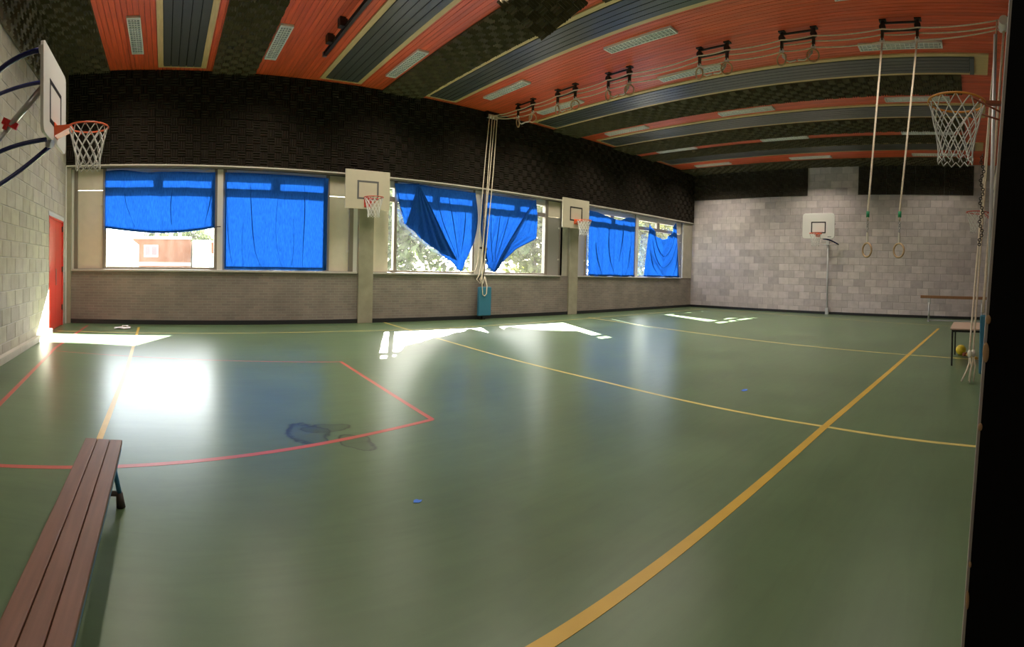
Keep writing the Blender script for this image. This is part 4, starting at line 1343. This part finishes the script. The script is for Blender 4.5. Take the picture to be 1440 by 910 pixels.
curtain('blue curtain slung between two corners, nearest the far wall', pleats(([(16.3, 3.0), (16.6, 2.4), (17.05, 2.1), (17.5, 2.4), (17.8, 3.0)], 0.06, -0.16), ([(16.2, 2.7), (16.5, 2.0), (17.0, 1.65), (17.6, 2.0), (17.95, 2.7)], 0.06, -0.16), ([(16.1, 2.3), (16.3, 1.7), (16.7, 1.33)], 0.06, -0.16), ([(18.02, 2.4), (17.95, 1.8), (17.7, 1.35)], 0.06, -0.16)) +
        [('cloth', sixth, 70, 44), ('hem', lambda u, v: (lerp(15.80, 18.28, u), -0.095, 1.29 + lerp(-0.01, 0.05, v)), 10, 2)])

# ================================================================== THINGS ON THE FLOOR
# near bench
t = thing('gym_bench', 'long brown three plank gym bench on the floor close by', 'bench', (-0.352, 1.35, 0))
BL0, BL1 = -1.10, 1.665
for k in range(3):
    x = -0.0745 + 0.0745 * k
    put('plank', MB().box(x - 0.0355, x + 0.0355, BL0, BL1 - 0.004 * k, 0.302, 0.330), M['bench_wood'], t, bevel=0.004)
put('frame_rail', MB().box(-0.106, -0.092, BL0 + 0.02, BL1 - 0.01, 0.268, 0.302).box(0.092, 0.106, BL0 + 0.02, BL1 - 0.01, 0.268, 0.302).box(-0.1, 0.1, BL1 - 0.30, BL1 - 0.27, 0.275, 0.302).box(-0.1, 0.1, BL0 + 0.27, BL0 + 0.30, 0.275, 0.302), M['bench_blue'], t)
for y in (BL1 - 0.16, BL0 + 0.3):
    for s in (-1, 1):
        lg = put('leg', MB().tube([(s * 0.062, y, 0.29), (s * 0.115, y, 0.05)], 0.014, 8), M['bench_blue'], t)
        put('rubber_foot', MB().tube([(s * 0.108, y, 0.082), (s * 0.118, y, 0.0)], [0.019, 0.026], 10), M['rubber'], lg)
    put('foot_bar', MB().tube([(-0.10, y, 0.075), (0.10, y, 0.075)], 0.016, 8), M['rubber'], t)

# beam bench at the far wall
t = thing('balance_beam', 'slim brown balance beam on grey steel legs at the far wall', 'beam', (17.75, 0.55, 0))
put('beam', MB().box(-0.06, 0.06, -1.1, 1.32, 0.80, 0.90), M['beam_wood'], t, bevel=0.01)
for y in (1.02, -0.8):
    lg = put('leg', MB().tube([(-0.05, y, 0.66), (-0.10, y, 0.03)], 0.028, 8).tube([(0.05, y, 0.66), (0.10, y, 0.03)], 0.028, 8), M['grey_steel'], t)
    put('saddle', MB().box(-0.07, 0.07, y - 0.05, y + 0.05, 0.60, 0.80), M['grey_steel'], t)
    put('foot', MB().box(-0.17, 0.17, y - 0.04, y + 0.04, 0.0, 0.04), M['grey_steel'], t)
put('foot_rail', MB().box(-0.03, 0.03, -0.8, 1.0, 0.03, 0.07), M['grey_steel'], t)

# small table with the ball under it
t = thing('low_table', 'low table with brown top and thin dark legs by the near wall', 'table', (9.12, 0.03, 0))
put('tabletop', MB().box(-0.70, 0.70, -0.42, 0.36, 0.588, 0.612), M['table_top'], t, bevel=0.004)
put('apron', MB().box(-0.67, 0.67, -0.39, -0.37, 0.55, 0.588).box(-0.67, 0.67, 0.31, 0.33, 0.55, 0.588).box(-0.67, -0.65, -0.38, 0.32, 0.55, 0.588).box(0.65, 0.67, -0.38, 0.32, 0.55, 0.588), M['black_paint'], t)
for sx in (-0.665, 0.645):
    for sy in (0.32, -0.38):
        put('leg', MB().box(sx - 0.014, sx + 0.014, sy - 0.014, sy + 0.014, 0, 0.588), M['black_paint'], t)
b = put('ball', MB().sphere((0, 0, 0.098), 0.098, 24, 16), M['ball'], None, (9.72, 0.235, 0))
tag(b, 'yellow ball on the floor under the low table', 'ball')
t = thing('hand_pump', 'yellow hand pump lying beside the ball', 'pump', (9.45, 0.07, 0))
put('barrel', MB().tube([(0.05, 0.06, 0.045), (-0.28, -0.13, 0.03)], 0.026, 10), M['brass'], t)
put('handle', MB().tube([(0.07, 0.02, 0.05), (0.03, 0.12, 0.05)], 0.035, 10), M['rust_iron'], t)

# scraps
def scrap(name, pts, z, m, loc, label, cat):
    o = put(name, MB().prism([(x, y, z0) for x, y, z0 in pts], (0, 0, z)), m, None, loc)
    return tag(o, label, cat)


scrap('tape_scrap', [(-0.035, -0.01, 0.001), (-0.005, -0.022, 0.001), (0.012, -0.016, 0.001), (0.03, 0.004, 0.001), (0.012, 0.008, 0.001), (0.004, 0.024, 0.001), (-0.018, 0.02, 0.001), (-0.028, 0.004, 0.001)], 0.002, M['blue_scrap'], (1.437, 2.632, 0), 'crumpled scrap of bright blue tape on the open floor', 'scrap')
scrap('tape_scrap', [(-0.07, -0.02, 0.001), (0.0, -0.035, 0.001), (0.06, -0.01, 0.001), (0.05, 0.03, 0.001), (-0.04, 0.028, 0.001)], 0.002, M['blue_scrap'], (5.60, 2.644, 0), 'faint blue scrap beyond the thin yellow line', 'scrap')
p = thing('paper_sheet', 'crumpled white paper on the floor under the window with the half curtain', 'paper', (-0.90, 11.05, 0))
put('sheet', MB().grid(lambda u, v: (lerp(-0.17, 0.17, u), lerp(-0.12, 0.12, v), 0.006 + 0.02 * abs(math.sin(5 * u + 3 * v))), 8, 6, False), M['paper'], p)
put('sheet', MB().grid(lambda u, v: (lerp(-0.02, 0.12, u), lerp(0.1, 0.2, v), 0.02 + 0.03 * abs(math.sin(4 * u + 5 * v))), 6, 5, False), M['paper'], p)

# ================================================================== OUTSIDE
g = put('ground', MB().box(-60, 120, DW + 0.4, 160, -0.5, -0.1), M['grass'])
tag(g, 'grass outside the gym windows', 'ground', kind='structure')
g = put('pavement', MB().box(-40, 60, DW + 0.45, 22, -0.1, -0.06), M['pavement'])
tag(g, 'paved strip outside the gym windows', 'pavement', kind='structure')

t = thing('brick_house', 'orange brick house with white framed window, seen through the first window', 'building', (0, 60, 0))
put('wall', MB().box(-3.75, 3.0, 0, 8, -0.3, 4.45), M['orange_brick'], t)
put('roof_edge', MB().box(-3.85, 3.1, -0.15, 8, 4.45, 4.75), M['white_render'], t)
put('base_band', MB().box(-3.76, 3.02, -0.03, 0, 1.35, 1.75), M['white_render'], t)
for x in (-1.0, 1.8):
    put('chimney', MB().box(x - 0.2, x + 0.2, 2, 2.5, 4.75, 5.3), M['white_render'], t)
w = put('window_frame', MB().box(-2.45, -0.80, -0.10, 0.0, 2.35, 3.75), M['white_render'], t)
for a, b in ((-2.3, -1.72), (-1.55, -0.95)):
    put('pane', MB().box(a, b, -0.13, -0.09, 2.55, 3.6), M['window_red'], w)
t = thing('white_house', 'white rendered house with sloping roof beside the brick house', 'building', (4.5, 58, 0))
put('wall', MB().box(-1.3, 0.7, 0, 6, -0.3, 4.3), M['white_render'], t)
put('wall', MB().box(-1.3, 1.0, -1.0, 0, -0.3, 2.3), M['white_render'], t)
put('lean_roof', MB().prism([(-1.35, -1.1, 2.3), (1.2, -1.1, 2.3), (0.3, 0.2, 3.1), (-1.3, 0.2, 3.1)], (0, 0, 0.1)), M['roof_grey'], t)
for k in range(5):
    put('window', MB().box(-1.25 + k * 0.43, -0.95 + k * 0.43, -1.04, -1.0, 1.45, 2.15), M['roof_grey'], t)
t = thing('brick_annex', 'small orange brick block farther back than the white house', 'building', (6.4, 66, 0))
put('wall', MB().box(-1.9, 0.9, 0, 5, -0.3, 4.4), M['orange_brick'], t)
put('roof_edge', MB().box(-2.0, 1.0, -0.1, 5, 4.4, 4.6), M['white_render'], t)
t = thing('pale_shed', 'pale blue grey shed below the trees', 'building', (6.2, 45, 0))
put('wall', MB().box(-2.0, 6, 0, 4, -0.3, 2.25), M['shed_blue'], t)
put('roof', MB().box(-2.1, 6.1, -0.2, 4.2, 2.25, 2.45), M['white_render'], t)
t = thing('white_gable', 'white rendered gable wall at the edge of the first window', 'building', (-7.2, 38, 0))
put('wall', MB().prism([(-6, 0, -0.3), (4.85, 0, -0.3), (4.85, 0, 3.2), (-1, 0, 5.8), (-6, 0, 5.8)], (0, 8, 0)), M['white_render'], t)
for k in range(3):
    put('brick_course', MB().box(-5.9, 4.8, -0.02, 0, 1.3 + k * 0.9, 1.34 + k * 0.9), M['roof_grey'], t)


def crown_mesh(seed, n=4200, R=2.6):
    rnd = random.Random(seed)
    mb = MB()
    lobes = [(rnd.uniform(-0.5, 0.5) * R, rnd.uniform(-0.5, 0.5) * R, rnd.uniform(-0.35, 0.55) * R, rnd.uniform(0.45, 0.7) * R) for _ in range(7)]
    for i in range(n):
        lx, ly, lz, lr = lobes[i % 7]
        d = Vector((rnd.gauss(0, 1), rnd.gauss(0, 1), rnd.gauss(0, 1))).normalized()
        c = Vector((lx, ly, lz)) + d * lr * rnd.uniform(0.75, 1.05)
        s = rnd.uniform(0.12, 0.26)
        q = Quaternion((rnd.gauss(0, 1), rnd.gauss(0, 1), rnd.gauss(0, 1), rnd.gauss(0, 1))).normalized()
        mb.add([c + q @ Vector(p) for p in ((-s, 0, 0), (0, -s * 0.5, 0.02), (s, 0, 0), (0, s * 0.5, 0.02))], [(0, 1, 2, 3)])
    return mb.mesh('foliage', fix=False)


CR = [crown_mesh(3), crown_mesh(5), crown_mesh(9)]
for i, me in enumerate(CR): me.materials.append(M['leaf_b'] if i == 2 else M['leaf_a'])
trunk = MB().tube([(0, 0, -0.3), (0.05, 0.02, 1.2), (0, 0, 2.6)], [0.16, 0.13, 0.08], 8).mesh('trunk'); trunk.materials.append(M['bark'])
TREES = [(9.5, 56, 1.2, 0), (4.6, 78, 1.4, 1), (-1.0, 84, 1.3, 0), (12.0, 25, 1.15, 1), (17.0, 24.5, 1.3, 0), (22.5, 26, 1.45, 2), (28.5, 26, 1.4, 1), (35.0, 28, 1.5, 2), (42.0, 30, 1.5, 0), (50, 33, 1.6, 2), (59, 36, 1.6, 1), (69, 39, 1.7, 0)]
TLAB = ['leafy tree between the pale shed and the houses', 'tall tree far behind the brick annex', 'tree far behind the orange brick house', 'green tree outside left of the knotted curtain', 'green tree outside below the knotted curtain',
        'yellow green tree outside right of the rope pole', 'green tree outside beside the grey vent panel of the middle bay', 'yellow green tree outside behind the scalloped curtain']
for k, (x, y, s, c) in enumerate(TREES):
    t = thing('leafy_tree', TLAB[k] if k < len(TLAB) else 'leafy tree outside behind the curtain nearest the far wall, %s' % ['nearest one', 'second one', 'third one', 'farthest one'][k - 8], 'tree', (x, y, -0.1), random.uniform(0, 6), group='trees outside the windows')
    t.scale = (s, s, s)
    put('trunk', trunk, None, t)
    put('foliage', CR[c], None, t, (0, 0, 3.0))
